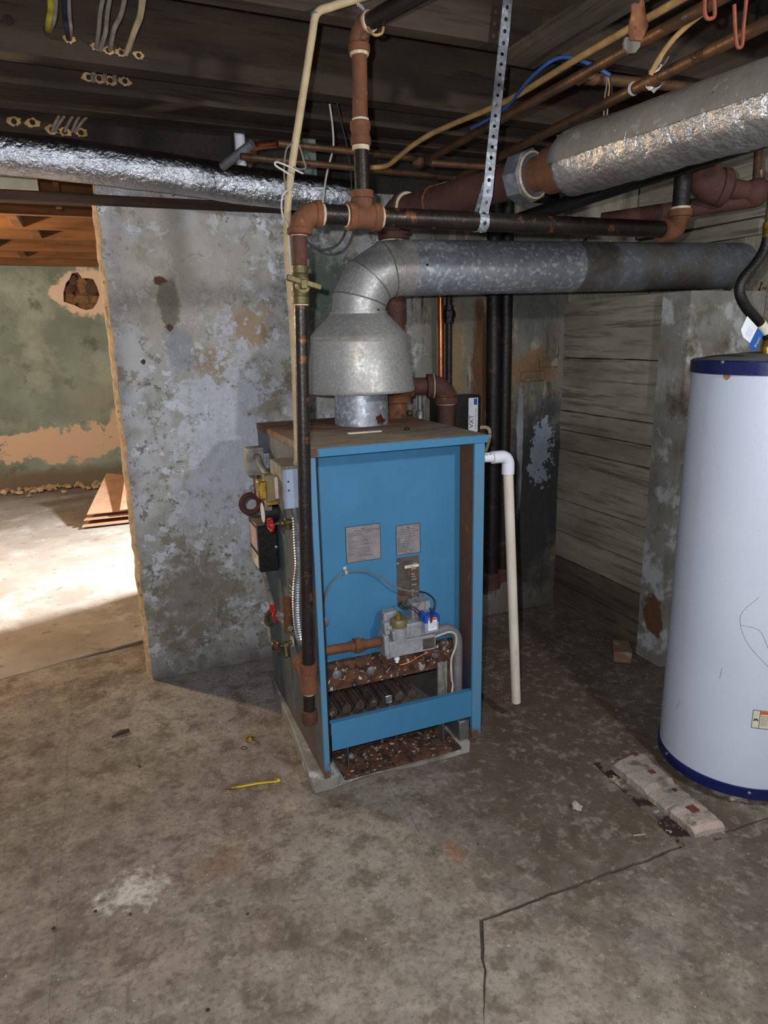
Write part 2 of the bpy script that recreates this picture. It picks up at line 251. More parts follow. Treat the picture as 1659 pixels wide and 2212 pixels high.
# ------------------------------------------------------------------ mesh helpers
ORG = {}
def org(o): return ORG.get(o.name, V((0, 0, 0))) if o else V((0, 0, 0))
def frame(a):
    a = a.normalized(); t = V((0, 0, 1)) if abs(a.z) < .9 else V((1, 0, 0))
    u = a.cross(t).normalized(); return u, a.cross(u).normalized(), a
def smooth(pts, k=6):
    pts = [V(p) for p in pts]; out = []
    for i in range(len(pts)-1):
        p0 = pts[max(i-1, 0)]; p1 = pts[i]; p2 = pts[i+1]; p3 = pts[min(i+2, len(pts)-1)]
        for j in range(k):
            t = j/k; out.append(.5*((2*p1)+(p2-p0)*t+(2*p0-5*p1+4*p2-p3)*t*t+(3*p1-p0-3*p2+p3)*t**3))
    out.append(pts[-1]); return out
class MB:
    def __init__(s): s.v = []; s.f = []
    def add(s, vs, fs):
        b = len(s.v); s.v += [V(p) for p in vs]; s.f += [tuple(i+b for i in f) for f in fs]; return s
    def obox(s, c, ax, h):
        c = V(c); P = [c + ax[0]*h[0]*i + ax[1]*h[1]*j + ax[2]*h[2]*k for i in (-1, 1) for j in (-1, 1) for k in (-1, 1)]
        F = [(0, 1, 3, 2), (4, 6, 7, 5), (0, 4, 5, 1), (2, 3, 7, 6), (0, 2, 6, 4), (1, 5, 7, 3)]
        if ax[0].cross(ax[1]).dot(ax[2]) < 0: F = [f[::-1] for f in F]
        return s.add(P, F)
    def box(s, x0, x1, y0, y1, z0, z1):
        return s.obox(((x0+x1)/2, (y0+y1)/2, (z0+z1)/2), (V((1, 0, 0)), V((0, 1, 0)), V((0, 0, 1))), (abs(x1-x0)/2, abs(y1-y0)/2, abs(z1-z0)/2))
    def bar(s, p, q, w, h, up=(0, 0, 1)):
        p, q = V(p), V(q); a = (q-p); n = a.normalized(); u = n.cross(V(up)).normalized(); w2 = u.cross(n)
        return s.obox((p+q)/2, (n, u, w2), (a.length/2, w/2, h/2))
    def tube(s, pts, r, n=14, caps=True, wob=None):
        pts = [V(p) for p in pts]; rs = r if isinstance(r, (list, tuple)) else [r]*len(pts)
        t0 = (pts[1]-pts[0]).normalized(); u, w, _ = frame(t0); vs = []; prev = t0
        for i, p in enumerate(pts):
            t = ((pts[min(i+1, len(pts)-1)]-pts[max(i-1, 0)])).normalized()
            q = prev.rotation_difference(t); u = q @ u; w = q @ w; prev = t
            for k in range(n):
                a = 2*math.pi*k/n; rr = rs[i]*(1 if wob is None else wob(i, a, p)); vs.append(p+u*math.cos(a)*rr+w*math.sin(a)*rr)
        fs = [(i*n+k, i*n+(k+1) % n, (i+1)*n+(k+1) % n, (i+1)*n+k) for i in range(len(pts)-1) for k in range(n)]
        if caps: fs += [tuple(range(n))[::-1], tuple((len(pts)-1)*n+k for k in range(n))]
        return s.add(vs, fs)
    def cyl(s, p, q, r, r2=None, n=24): return s.tube([p, q], [r, r if r2 is None else r2], n)
    def lathe(s, o, axis, prof, n=32, closed=False):
        o = V(o); u, w, a = frame(V(axis)); vs = []
        for r, h in prof:
            for k in range(n):
                t = 2*math.pi*k/n; vs.append(o+a*h+(u*math.cos(t)+w*math.sin(t))*r)
        m = len(prof); fs = [(i*n+k, i*n+(k+1) % n, (i+1)*n+(k+1) % n, (i+1)*n+k) for i in range(m-1) for k in range(n)]
        if closed: fs += [((m-1)*n+k, (m-1)*n+(k+1) % n, (k+1) % n, k) for k in range(n)]
        else:
            if prof[0][0] > 1e-5: fs.append(tuple(range(n))[::-1])
            if prof[-1][0] > 1e-5: fs.append(tuple((m-1)*n+k for k in range(n)))
        return s.add(vs, fs)
    def prism(s, poly, o, u, w, th):
        o, u, w = V(o), V(u), V(w); nn = u.cross(w).normalized(); n = len(poly)
        A = [o+u*x+w*y for x, y in poly]; vs = A+[p+nn*th for p in A]
        return s.add(vs, [tuple(range(n))[::-1], tuple(range(n, 2*n))]+[(i, (i+1) % n, n+(i+1) % n, n+i) for i in range(n)])
    def blob(s, c, r, jit=.2, seed=0, sub=2, rot=0):
        bm = bmesh.new(); bmesh.ops.create_icosphere(bm, subdivisions=sub, radius=1); c = V(c); R = Matrix.Rotation(rot, 3, 'Z')
        vs = [c+R @ V((v.co.x*r[0], v.co.y*r[1], v.co.z*r[2]))*(1+jit*noise.noise(v.co*1.7+V((seed*3.1, seed, 0)))*2) for v in bm.verts]
        s.add(vs, [[v.index for v in f.verts] for f in bm.faces]); bm.free(); return s
    def elbow(s, p, a, b, R, r, n=16, k=8):
        "quarter bend at corner p: comes in along a, leaves along b"
        p, a, b = V(p), V(a).normalized(), V(b).normalized(); c = p-a*R+b*R
        pts = [c-b*R*math.cos(t)+a*R*math.sin(t) for t in [math.pi/2*i/k for i in range(k+1)]]
        return s.tube(pts, r, n)
    def build(s, name, m, parent=None, bev=0, ang=38, kind=None, label=None, seg=1):
        o0 = org(parent); me = bpy.data.meshes.new(name)
        me.from_pydata([tuple(p-o0) for p in s.v], [], s.f); me.update()
        bm = bmesh.new(); bm.from_mesh(me); bmesh.ops.recalc_face_normals(bm, faces=bm.faces)
        if bev:
            bm.normal_update()
            E_ = [e for e in bm.edges if len(e.link_faces) == 2 and e.calc_face_angle() > .5]
            bmesh.ops.bevel(bm, geom=E_, offset=bev, segments=seg, affect='EDGES', profile=.6)
        bm.to_mesh(me); bm.free(); me.shade_smooth(); me.set_sharp_from_angle(angle=math.radians(ang))
        me.materials.append(MATS[m]); o = bpy.data.objects.new(name, me); S.collection.objects.link(o)
        if parent: o.parent = parent
        ORG[o.name] = o0
        if kind: o['kind'] = kind
        if label: o['label'] = label
        return o
def tag(o, label, cat, group=None):
    o['label'] = label; o['category'] = cat
    if group: o['group'] = group
    return o
def thing(name, label, cat, loc, group=None):
    o = bpy.data.objects.new(name, None); S.collection.objects.link(o); o.location = loc; o.empty_display_size = .05
    ORG[o.name] = V(loc); return tag(o, label, cat, group)
def solo(mb, name, m, label, cat, group=None, base=None, **kw):
    "a thing made of one mesh, its origin at base"
    base = V(base) if base is not None else V((sum(p.x for p in mb.v)/len(mb.v), sum(p.y for p in mb.v)/len(mb.v), min(p.z for p in mb.v)))
    mb.v = [p-base for p in mb.v]; o = mb.build(name, m, **kw); o.location = base; ORG[o.name] = base
    return tag(o, label, cat, group)
def struct(mb, name, m, **kw):
    o = mb.build(name, m, **kw); o['kind'] = 'structure'; return o
def text(body, size, o, u, w, m, parent, name='lettering', lift=.0006, align='LEFT'):
    c = bpy.data.curves.new('txt', 'FONT'); c.body = body; c.size = size; c.align_x = align; c.extrude = 0; c.resolution_u = 2
    t = bpy.data.objects.new('txt', c); S.collection.objects.link(t); bpy.context.view_layer.update()
    me = bpy.data.meshes.new_from_object(t.evaluated_get(bpy.context.evaluated_depsgraph_get()))
    bpy.data.objects.remove(t); u, w = V(u), V(w); nn = u.cross(w).normalized(); o0 = org(parent)
    for v in me.vertices: v.co = V(o)+u*v.co.x+w*v.co.y+nn*lift-o0
    me.materials.clear(); me.materials.append(MATS[m]); ob = bpy.data.objects.new(name, me); S.collection.objects.link(ob); ob.parent = parent; ORG[ob.name] = o0
    return ob
X, Y, Z = V((1, 0, 0)), V((0, 1, 0)), V((0, 0, 1))
def grid_wall(o, u, w, lu, lw, nu, nw, amp, sc, nrm, hole=None):
    mb = MB(); vs = []
    for j in range(nw+1):
        for i in range(nu+1):
            p = V(o)+V(u)*(lu*i/nu)+V(w)*(lw*j/nw); d = noise.noise(p*sc)*amp+noise.noise(p*sc*3.3)*amp*.4; vs.append(p+V(nrm)*d)
    mb.add(vs, [(j*(nu+1)+i, j*(nu+1)+i+1, (j+1)*(nu+1)+i+1, (j+1)*(nu+1)+i) for j in range(nw) for i in range(nu)]); return mb

# ================================================================== SETTING
# floor: dark bed with separate concrete slabs, joints open between them
fl = struct(MB().box(-3.2, 3.2, -1.5, 8.7, -.08, -.006), 'floor', 'floor_joint')
def slab(poly, z, m, jit=.008, seed=0, bev_=.0012, gap=.0):
    pts = []
    for i in range(len(poly)):
        a, b = V((*poly[i], 0)), V((*poly[(i+1) % len(poly)], 0)); n = max(2, int((b-a).length/.03)); d = (b-a).normalized(); nn = V((d.y, -d.x, 0))
        for k in range(n):
            p = a.lerp(b, k/n); q = p*11; pts.append(p+V((noise.noise(q)+.5*noise.noise(q*3.7), noise.noise(q+V((5, 5, 5)))+.5*noise.noise(q*3.7+V((5, 5, 5))), 0))*jit+nn*(-abs(noise.noise(p*25+V((seed, 0, 0))))*gap))
    mb = MB(); mb.prism([(p.x, p.y) for p in pts], (0, 0, -.03), X, Y, .03+z)
    return mb.build('slab', m, fl, bev=bev_, ang=30)
g = .0022; k_ = .0000
slab([(-.29+k_, .0), (.20, -1.4), (3.1, -1.4), (3.1, 1.30), (1.62, 1.365-g), (.82, 1.372-g), (.67+k_, 1.10), (.62+k_, .0), (.3, -.6)], 0, 'concrete', seed=1)
slab([(-.29+k_, .0), (.25, -.6), (.62-k_, .0), (.67-k_, 1.10), (.81-k_*2, 1.378), (.805-k_, 2.06), (.805-k_, 3.8), (-.31+k_, 3.65)], 0, 'concrete', seed=2)
slab([(.81+k_*2, 1.378+g), (1.62, 1.372+g), (1.83-k_, 1.80), (1.93-k_, 2.2), (2.06-k_, 2.75), (2.2, 3.4), (.805+k_, 3.4), (.805+k_, 2.06)], .001, 'concrete', seed=3)
slab([(1.62+k_, 1.372+g), (3.1, 1.31), (3.1, 3.4), (2.2+k_, 3.4), (2.06+k_, 2.75), (1.93+k_, 2.2), (1.83+k_, 1.80)], -.004, 'concrete', seed=4)
slab([(-3.1, -1.4), (.19, -1.4), (.28, -.6), (-.29-k_, 0), (-.31-k_, 3.65), (-3.1, 3.1)], 0, 'concrete', seed=5)
slab([(-3.1, 2.92), (-.66, 3.56), (.02, 3.75), (.9, 3.9), (2.9, 4.2), (2.9, 8.6), (-3.1, 8.6)], .003, 'concrete_far', .012, seed=6)

# partition wall with its ragged left end, and the wall behind the boiler (one continuous wall)
w_ = grid_wall((.058, 3.25, 0), X, Z, 2.36, 2.26, 150, 150, .006, 4, (0, -1, 0))
w_.v = [p+V((.012*noise.noise(V((p.z*9, 3, 1)))*max(0, 1-(p.x-.058)*12), 0, 0)) for p in w_.v]
part = struct(w_, 'wall_partition', 'peeling_paint')
mb = MB(); zs = [2.2*i/90 for i in range(91)]; vs = []
for z in zs:
    j = .012*noise.noise(V((z*9, 3, 1))); e = .006*noise.noise(V((z*22, 8, 1)))
    vs += [V((.058+j, 3.252, z)), V((.043+j*.8+e, 3.275, z)), V((.036+j*.5+e, 3.34, z)), V((.05, 3.36, z))]
mb.add(vs, [(i*4+k, i*4+k+1, i*4+k+5, i*4+k+4) for i in range(90) for k in range(3)])
mb.build('plaster_edge', 'broken_plaster_edge', part, label='ragged tan broken plaster end of the partition')
MB().box(.05, 2.8, 3.29, 3.36, 0, 2.25).build('wall_core', 'broken_plaster_edge', part)
# exposed bricks low on the wall by the boarding
bk = MB().box(-.075, .075, -.012, .012, -.028, .028)
b0 = None
for x, z, sx in ((2.20, 1.375, 1), (2.30, 1.445, .8)):
    if b0 is None: b0 = bk.build('brick', 'old_brick', part, bev=.006); o = b0
    else: o = b0.copy(); S.collection.objects.link(o); o.parent = part
    o.location = (x, 3.250, z); o.scale = (sx, 1, 1)
struct(MB().box(.055, 3.05, 3.46, 3.49, 2.10, 2.74), 'header_light_block', 'subfloor_dark')  # dark block added to keep hall light out of the joist gaps
struct(MB().box(2.41, 3.05, 3.27, 3.36, 0, 2.74), 'wall_back', 'rough_plaster')
# far wall of the hall with a hole showing rubble
hole = [(-.31, 2.06), (-.30, 2.16), (-.26, 2.26), (-.22, 2.30), (-.19, 2.36), (-.13, 2.37), (-.09, 2.31), (-.03, 2.31), (.02, 2.30), (.05, 2.22), (.065, 2.13), (.03, 2.05), (-.02, 1.985), (-.09, 1.97), (-.15, 1.99), (-.20, 2.02)]
outer = [(-3.2, -.02), (1.2, -.02), (1.2, 2.66), (-3.2, 2.66)]
allp = [V((x, 8.6, z)) for x, z in outer+hole]
tri = geometry.tessellate_polygon([[V((x, z, 0)) for x, z in outer], [V((x, z, 0)) for x, z in hole]])
mb = MB().add(allp, tri); nh = len(hole)
mb.add([V((x, 8.6, z)) for x, z in hole]+[V((x, 8.67, z)) for x, z in hole], [(i, (i+1) % nh, nh+(i+1) % nh, nh+i) for i in range(nh)])
farw = struct(mb, 'wall_far', 'green_paint')
MB().box(-.6, .4, 8.70, 8.74, 1.7, 2.6).build('rubble_backing', 'rubble_stone_dark', farw)
for i, (x, z, rx, rz, m) in enumerate(((-.19, 2.29, .05, .06, 'rubble_stone_dark'), (-.24, 2.19, .06, .06, 'rubble_stone_dark'), (-.10, 2.24, .06, .09, 'rubble_stone'), (-.01, 2.21, .09, .09, 'rubble_stone_dark'), (-.13, 2.09, .10, .065, 'rubble_stone'), (-.24, 2.08, .06, .08, 'rubble_stone'), (.01, 2.09, .07, .055, 'rubble_stone'), (-.06, 2.01, .12, .04, 'rubble_stone'))):
    MB().blob((x, 8.67, z), (rx, .04, rz), .25, i+1).build('stone', m, farw)
# right side: plastered wall set back, boarded bay and concrete pier in front of it
struct(grid_wall((3.0, -1.5, 0), Y, Z, 4.9, 2.74, 110, 60, .03, 3.2, (-1, 0, 0)), 'wall_right', 'rough_plaster')
mb = MB(); pz = [0, .12, .25, .40, .6, .9, 1.2, 1.5, 1.765]
vs = []
for z in pz: vs += [V((2.372+.006*noise.noise(V((z*5, 1, 0))), 2.502+.012*noise.noise(V((z*7, 4, 0))), z)), V((2.372, 2.335+.006*noise.noise(V((z*6, 9, 0))), z)), V((2.81, 2.335, z)), V((2.81, 2.502, z))]
mb.add(vs, [(i*4+k, i*4+(k+1) % 4, i*4+4+(k+1) % 4, i*4+4+k) for i in range(len(pz)-1) for k in range(4)]+[tuple((len(pz)-1)*4+k for k in range(4)), (3, 2, 1, 0)])
struct(mb, 'wall_pier', 'pier_concrete')
bay = struct(MB().box(2.425, 2.8, 2.49, 3.27, 0, 1.765), 'wall_boarded_bay', 'subfloor_dark')
zz = [0, .155, .312, .468, .662, .957, 1.066, 1.175, 1.468, 1.77]
for i in range(len(zz)-1):
    lo, hi = zz[i]+.003, zz[i+1]-.003; mb = MB(); n = 24; vs = []
    for k in range(n+1):
        y = 2.488+.775*k/n; off = .004*noise.noise(V((y*3, i*7, 1)))
        e0 = .004*noise.noise(V((y*8, i*5, 2))); e1 = .004*noise.noise(V((y*8, i*5, 7))); px = 2.398+.006*noise.noise(V((i*3.3, 2, 2)))
        vs += [V((px+off, y, lo+e0)), V((px+off, y, hi+e1)), V((2.424, y, hi+e1)), V((2.424, y, lo+e0))]
    mb.add(vs, [(k*4+j, k*4+(j+1) % 4, k*4+4+(j+1) % 4, k*4+4+j) for k in range(n) for j in range(4)]+[(0, 1, 2, 3), (n*4+3, n*4+2, n*4+1, n*4)])
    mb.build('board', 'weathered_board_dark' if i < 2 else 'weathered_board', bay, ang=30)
for i, (y0, y1, z0, z1) in enumerate(((2.3, 3.25, 2.10, 2.235), (2.3, 3.25, 2.245, 2.40), (2.45, 3.25, 2.022, 2.09))):
    MB().box(2.86, 2.895, y0, y1, z0, z1).build('board', 'weathered_board', bay, bev=.004)

# ceiling: subfloor, dark joists here, lighter joists with bridging in the hall
ceil = struct(MB().box(-3.2, 3.0, -1.5, 8.7, 2.74, 2.78), 'ceiling', 'subfloor_dark')
def joist(y0, y1, z, m='dark_joist_wood', x0=-2.6, x1=2.8, sk=.0, top=2.74):
    mb = MB(); n = 20; vs = []
    for k in range(n+1):
        x = x0+(x1-x0)*k/n; d = sk*x+.003*noise.noise(V((x*2, y0, 0)))
        vs += [V((x, y0+d, z)), V((x, y1+d, z)), V((x, y1+d, top)), V((x, y0+d, top))]
    mb.add(vs, [(k*4+j, k*4+(j+1) % 4, k*4+4+(j+1) % 4, k*4+4+j) for k in range(n) for j in range(4)]+[(0, 1, 2, 3), (n*4+3, n*4+2, n*4+1, n*4)])
    return mb.build('joist', m, ceil)
J0 = joist(2.115, 2.172, 2.50, sk=.03)
J1 = joist(2.712, 2.795, 2.50, sk=.06)
J2 = joist(3.01, 3.155, 2.50, sk=.06)
J3 = joist(3.24, 3.325, 2.50, sk=.06)
joist(1.50, 1.56, 2.50); joist(.90, .96, 2.50)
joist(3.50, 3.56, 2.40)
for y in (4.50, 5.08, 5.66, 6.19, 6.95, 7.48, 8.15): joist(y-.06, y, 2.385, 'hall_joist_wood', -3, 1.0)
for x, y0, y1 in ((-.36, 4.02, 4.44), (-.62, 4.5, 5.02), (-.42, 5.1, 5.6), (-.98, 5.1, 5.6), (-.34, 5.7, 6.13), (-.75, 6.3, 6.9), (-.55, 7.0, 7.4)):
    MB().box(x-.03, x+.03, y0, y1, 2.39, 2.6).build('bridging_block', 'hall_joist_wood', ceil, bev=.003)
    MB().bar((x+.1, y0, 2.42), (x+.1, y1, 2.58), .04, .06).build('cross_bridging', 'hall_joist_wood', ceil)
beam = MB().box(-2.6, .95, 3.20, 3.25, 2.152, 2.186).build('beam', 'beam_wood', ceil, bev=.002)
MB().box(-2.6, 1.2, 3.26, 3.36, 2.165, 2.20).build('beam', 'beam_wood', ceil, bev=.002)
MB().box(-3, 1.0, 3.86, 3.93, 2.385, 2.74).build('joist', 'dark_joist_wood', ceil)
MB().box(-.62, -.17, 3.58, 3.60, 2.26, 2.45).build('panel_white', 'paper_cream', ceil, label='pale panel between the joists over the opening')
for x in (-.10, .12): MB().box(x-.012, x+.012, 3.62, 3.66, 2.2, 2.5).build('stud', 'hall_joist_wood', ceil)
# big plank running front to back under the joists
pq = [V((1.331, 2.19, 2.46)), V((1.457, 2.20, 2.46)), V((1.50, .9, 2.46)), V((1.37, .9, 2.46))]
pl = MB().add(pq+[p+V((0, 0, .038)) for p in pq], [(0, 1, 2, 3), (7, 6, 5, 4), (0, 4, 5, 1), (1, 5, 6, 2), (2, 6, 7, 3), (3, 7, 4, 0)])
pl.build('plank', 'grey_plank', ceil, bev=.002)
# bored holes with splintered edges
def bore(x, y, z, r, chips=True, seed=0):
    mb = MB(); mb.lathe((x, y-.0012, z), (0, -1, 0), [(r*(.62 if chips else 1), 0), (r*(.58 if chips else .92), .0012), (0, .0013)], 14); mb.build('bored_hole', 'subfloor_dark', ceil)
    if chips:
        pts = [(math.cos(a)*r*(1.55+1.1*noise.noise(V((math.cos(a)*2, math.sin(a)*2+seed*5, 3)))), math.sin(a)*r*(1.0+.55*noise.noise(V((math.cos(a)*3, math.sin(a)*3+seed*7, 8))))) for a in [2*math.pi*k/18 for k in range(18)]]
        MB().prism(pts, (x+.004*noise.noise(V((seed, 1, 1))), y, z), X, Z, .0010).build('splintered_edge', 'fresh_wood_chip', ceil)
def j1y(x): return 2.712+.06*x
for i, (px, py) in enumerate(((102, 67), (150, 85), (208, 101), (234, 108), (262, 112), (300, 117))):
    p = on(px, py, 'y', 2.712); bore(p.x, j1y(p.x)-.004, p.z, .012, i not in (0,), i)
p = on(18, 44, 'y', 2.70); bore(p.x, j1y(p.x)-.004, p.z, .016, False)
for i, (px, py) in enumerate(((192, 167), (214, 169), (238, 173), (270, 174))):
    p = on(px, py, 'y', 3.01); bore(p.x, 3.01+.06*p.x-.004, p.z, .015, True, i+9)
for i, (px, py) in enumerate(((30, 262), (70, 264), (112, 280), (140, 284), (175, 286))):
    p = on(px, py, 'y', 3.49); bore(p.x, 3.494, p.z, .018, True, i+20)
# unseen wall added to cut the hall daylight off along a clean edge
struct(MB().box(.98, 1.04, 3.36, 4.905, 0, 2.74), 'hall_light_blocker', 'green_paint')

# ================================================================== CONCRETE PAD + BOILER
pad = MB(); pp = [(-.37, -.31), (-.30, -.315), (-.15, -.29), (-.05, -.30), (.04, -.315), (.275, -.318), (.278, .5), (-.33, .5), (-.345, .1)]
pad.prism(pp, (.902, 2.402, 0), X, Y, .055)
pad.v = [p+V((.006*noise.noise(p*14), .006*noise.noise(p*14+V((4, 0, 0))), 0)) for p in pad.v]
solo(pad, 'equipment_pad', 'pier_concrete', 'low chipped concrete pad under the blue boiler', 'concrete pad', bev=.006)
boi = thing('boiler', 'blue gas boiler with rusty top and open front showing its gas valve', 'boiler', (.90, 2.48, .055))
XL, XR, YF, YB, ZT = .581, 1.225, 2.085, 2.885, 1.262
MB().box(XL, XL+.006, YF+.006, YB, .056, 1.236).build('left_panel', 'slate_jacket', boi)
MB().box(XR-.006, XR, YF+.006, YB, .06, 1.236).build('right_panel', 'slate_jacket', boi)
MB().box(XL+.006, XR-.006, YB-.006, YB, .06, 1.236).build('rear_panel', 'slate_jacket', boi)
MB().box(XL-.003, XR+.006, YF-.003, YB+.003, 1.237, ZT).build('top_panel', 'rusty_top', boi, bev=.002, label='rusted sheet metal top')
MB().box(XL-.003, XR+.006, YF-.010, YF-.003, 1.234, ZT-.001).build('top_trim', 'blue_enamel', boi, bev=.001)
# front posts (folded sheet)
MB().box(XL-.001, .6005, YF, YF+.010, .056, 1.236).box(.597, .6005, YF+.010, YF+.05, .056, 1.236).build('front_post', 'blue_enamel_post', boi, bev=.001)
MB().box(.6015, .6065, YF+.002, YF+.06, .12, 1.236).build('edge_seal', 'black_plastic', boi)
MB().box(1.180, 1.221, YF-.002, YF+.010, .062, 1.236).box(1.217, 1.221, YF+.010, YF+.09, .062, 1.236).build('front_post', 'blue_enamel_post', boi, bev=.001)
MB().box(1.184, 1.190, YF+.012, 2.245, .15, 1.236).build('inner_side_panel', 'rust_inner', boi, label='rust brown inner side of the recess')
door = MB().box(.606, 1.184, 2.20, 2.206, .437, 1.236).build('inner_panel', 'blue_enamel', boi)
MB().box(.606, 1.184, 2.24, 2.246, .15, .437).build('burner_opening_back', 'cavity_grey', boi) if 0 else None
low = MB().box(.611, 1.192, 2.086, 2.089, .161, .271).box(.611, 1.192, 2.089, 2.112, .267, .271).build('lower_panel', 'blue_enamel', boi, bev=.0008)
# chamber behind
MB().box(.60, 1.19, 2.86, 2.872, .10, 1.2).box(.594, .60, 2.2, 2.86, .10, .5).box(1.16, 1.166, 2.21, 2.86, .10, .5).box(.6, 1.16, 2.21, 2.86, .50, .51).box(.6, 1.17, 2.13, 2.86, .20, .206).build('combustion_chamber', 'cavity_grey', boi)
MB().box(1.075, 1.115, 2.165, 2.175, .206, .375).build('chamber_jamb', 'dusty_box_metal', boi)
MB().box(1.115, 1.160, 2.16, 2.172, .206, .375).build('chamber_side', 'flaking_rust', boi)
MB().box(.90, 1.075, 2.50, 2.51, .206, .5).build('chamber_baffle', 'dusty_box_metal', boi)
# heat shield bar with bolts
bar = MB().box(.606, 1.150, 2.172, 2.182, .348, .455).box(.606, 1.150, 2.182, 2.2, .445, .455).build('manifold_shield', 'flaking_rust', boi, bev=.002, label='flaking rusty shield across the burner opening')
for x, z, r in ((.667, .412, .017), (.80, .40, .016), (1.068, .412, .017)):
    MB().lathe((x, 2.172, z), (0, -1, 0), [(r, 0), (r, .002), (r*.6, .003), (r*.58, .007), (0, .008)], 18).build('bolt', 'steel', bar)
# burner tubes
bt = None
for i in range(7):
    x = .635+.052*i
    if bt is None:
        m_ = MB(); m_.cyl((x, 2.13, .29), (x, 2.85, .29), .019, n=12); m_.box(x-.004, x+.004, 2.13, 2.85, .306, .314); bt = m_.build('burner', 'burner_rust', boi, label='rusty burner tube'); x0_ = x
    else:
        c = bt.copy(); S.collection.objects.link(c); c.parent = boi; c.location.x = x-x0_
MB().box(.835, .862, 2.118, 2.121, .282, .312).build('pilot_bracket', 'steel', boi, bev=.002)
# base pan and feet
MB().box(.642, 1.118, 2.048, 2.5, .056, .066).build('base_pan', 'flaking_rust', boi, bev=.002, label='rust-flaked base pan')
for x, h in ((.672, .165), (1.062, .165)):
    MB().box(x, x+.004, 2.095, 2.135, .066, h).box(x-.035, x+.004, 2.095, 2.135, .066, .069).build('foot_bracket', 'slate_jacket', boi)
MB().box(1.135, 1.18, 2.10, 2.4, .056, .14).build('rear_skid', 'galvanized_dark', boi, bev=.003)
# rating plates
def plate(x0, x1, z0, z1, m, border=True, lines=(), rivets=()):
    p = MB().box(x0, x1, 2.1985, 2.1999, z0, z1).build('rating_plate', m, boi)
    if border:
        t = .0016; b = MB()
        for a in ((x0-t, x1+t, z1, z1+t), (x0-t, x1+t, z0-t, z0), (x0-t, x0, z0, z1), (x1, x1+t, z0, z1)): b.box(a[0], a[1], 2.198, 2.1999, a[2], a[3])
        b.build('plate_border', 'ink', p)
    for (s, x, z, size, ink) in lines:
        off = 0
        for piece in s.split('   '):
            if piece.strip(): text(piece.strip(), size, (x+off*size*.31, 2.1985, z), X, Z, ink, p)
            off += len(piece)+3
    for x, z in rivets: MB().lathe((x, 2.1985, z), (0, -1, 0), [(.006, 0), (.005, .002), (.002, .003), (0, .003)], 12).build('rivet', 'steel', p)
    return p
x0, x1, z0, z1 = .731, .860, .823, .954
L1 = [('FOR INDOOR INSTALLATION', .030, .0075), ('MINIMUM CLEARANCE FROM BOILER TO', .006, .0052), ('COMBUSTIBLE MATERIAL:', .006, .0052), ('     FLOOR                           STACK 6', .006, .0045), ('     FRONT 6                       LEFT SIDE 6', .006, .0045), ('TOP 24 FROM JACKET, SIDES 6 REAR', .006, .0048), ('  18 IN. FLUE 6 IN. TOTAL', .006, .0048), ('INSTALLATION ON NON-COMBUSTIBLE FLOOR', .006, .0044), ('FLOORING ONLY.', .006, .0044), ('  REFER TO INSTALLATION INSTRUCTIONS', .006, .0044), ('CLEARANCES SHALL ALSO PERMIT ACCESS', .006, .0044), ('FOR SERVICE AND IN ACCORDANCE WITH', .006, .0044), ('LOCAL CODES OR THE GAS UTILITY', .006, .0044), ('CATEGORY I  APPLIANCE', .034, .0056)]
plate(x0, x1, z0, z1, 'plate_metal', True, [(s, x0+dx, z1-.020-.0072*i, sz, 'ink') for i, (s, dx, sz) in enumerate(L1)], [((x0+x1)/2, z1-.008), ((x0+x1)/2, z0+.008)])
x0, x1, z0, z1 = .924, 1.018, .824, .935
L2 = [('MAY BE USED WITH', .018, .0062), ('AUTOMATIC VENT DAMPER', .004, .0066), ('DEVICE AS FOLLOWS', .012, .0066), ('BOILER MOD.  VENT DAMPER MOD. NO.', .004, .0042), ('  405B           GVD-05-04', .004, .0052), ('  407B           GVD-06-05', .004, .0052), ('5075B-496B     GVD-06-06', .004, .0052), ('5076B-498B     GVD-07-07', .004, .0052), ('508B-410B     GVD-08-08', .004, .0052), ('FOR USE WITH NATURAL GAS ONLY', .004, .0038)]
plate(x0, x1, z0, z1, 'plate_metal', True, [(s, x0+dx, z1-.019-.0088*i, sz, 'ink') for i, (s, dx, sz) in enumerate(L2)], [((x0+x1)/2, z1-.007), ((x0+x1)/2, z0+.007)])
x0, x1, z0, z1 = .923, 1.014, .622, .813
p3 = plate(x0, x1, z0, z1, 'plate_dark', False, [('BOILER', x0+.028, z1-.024, .011, 'ink')]+[(s, x0+.058, z1-.052-.0105*i, .0066, 'ink_light') for i, s in enumerate(('208,000', '', 'MAX', '30 PSI', '150,000', '', '143,000', '', '14.5', '3.5', '3.5'))]+[('1 PILOT', x0+.058, z1-.168, .0066, 'ink_light'), ('NATL', x0+.065, z1-.033, .007, 'ink_light')], [(x0+.005, z1-.022)])
MB().box(x0+.032, x1-.002, 2.1978, 2.1985, z1-.045, z1-.034).build('serial_strip', 'paper_cream', p3)
text('12 498105', .007, (x0+.042, 2.1977, z1-.0425), X, Z, 'ink', p3)
mb = MB()
for zz_ in (.047, .062, .088, .112): mb.box(x0+.004, x1-.004, 2.1980, 2.1985, z1-zz_-.0006, z1-zz_)
mb.box(x0+.054, x0+.0548, 2.1980, 2.1985, z1-.165, z1-.047); mb.build('ruled_lines', 'ink', p3)
mb = MB().lathe((x0+.022, 2.1985, z1-.112-.022), (0, -1, 0), [(.0165, 0), (.0165, .0006), (.0145, .0006), (.0145, 0)], 24, True); mb.build('seal_mark', 'ink', p3)
mb = MB()
for a in range(5):
    t0 = math.pi/2+a*4*math.pi/5; t1 = math.pi/2+(a+1)*4*math.pi/5; c = V((x0+.022, 2.1980, z1-.134))
    mb.bar(c+V((math.cos(t0), 0, math.sin(t0)))*.012, c+V((math.cos(t1), 0, math.sin(t1)))*.012, .0012, .0008, (0, 1, 0))
mb.build('star_mark', 'ink', p3)
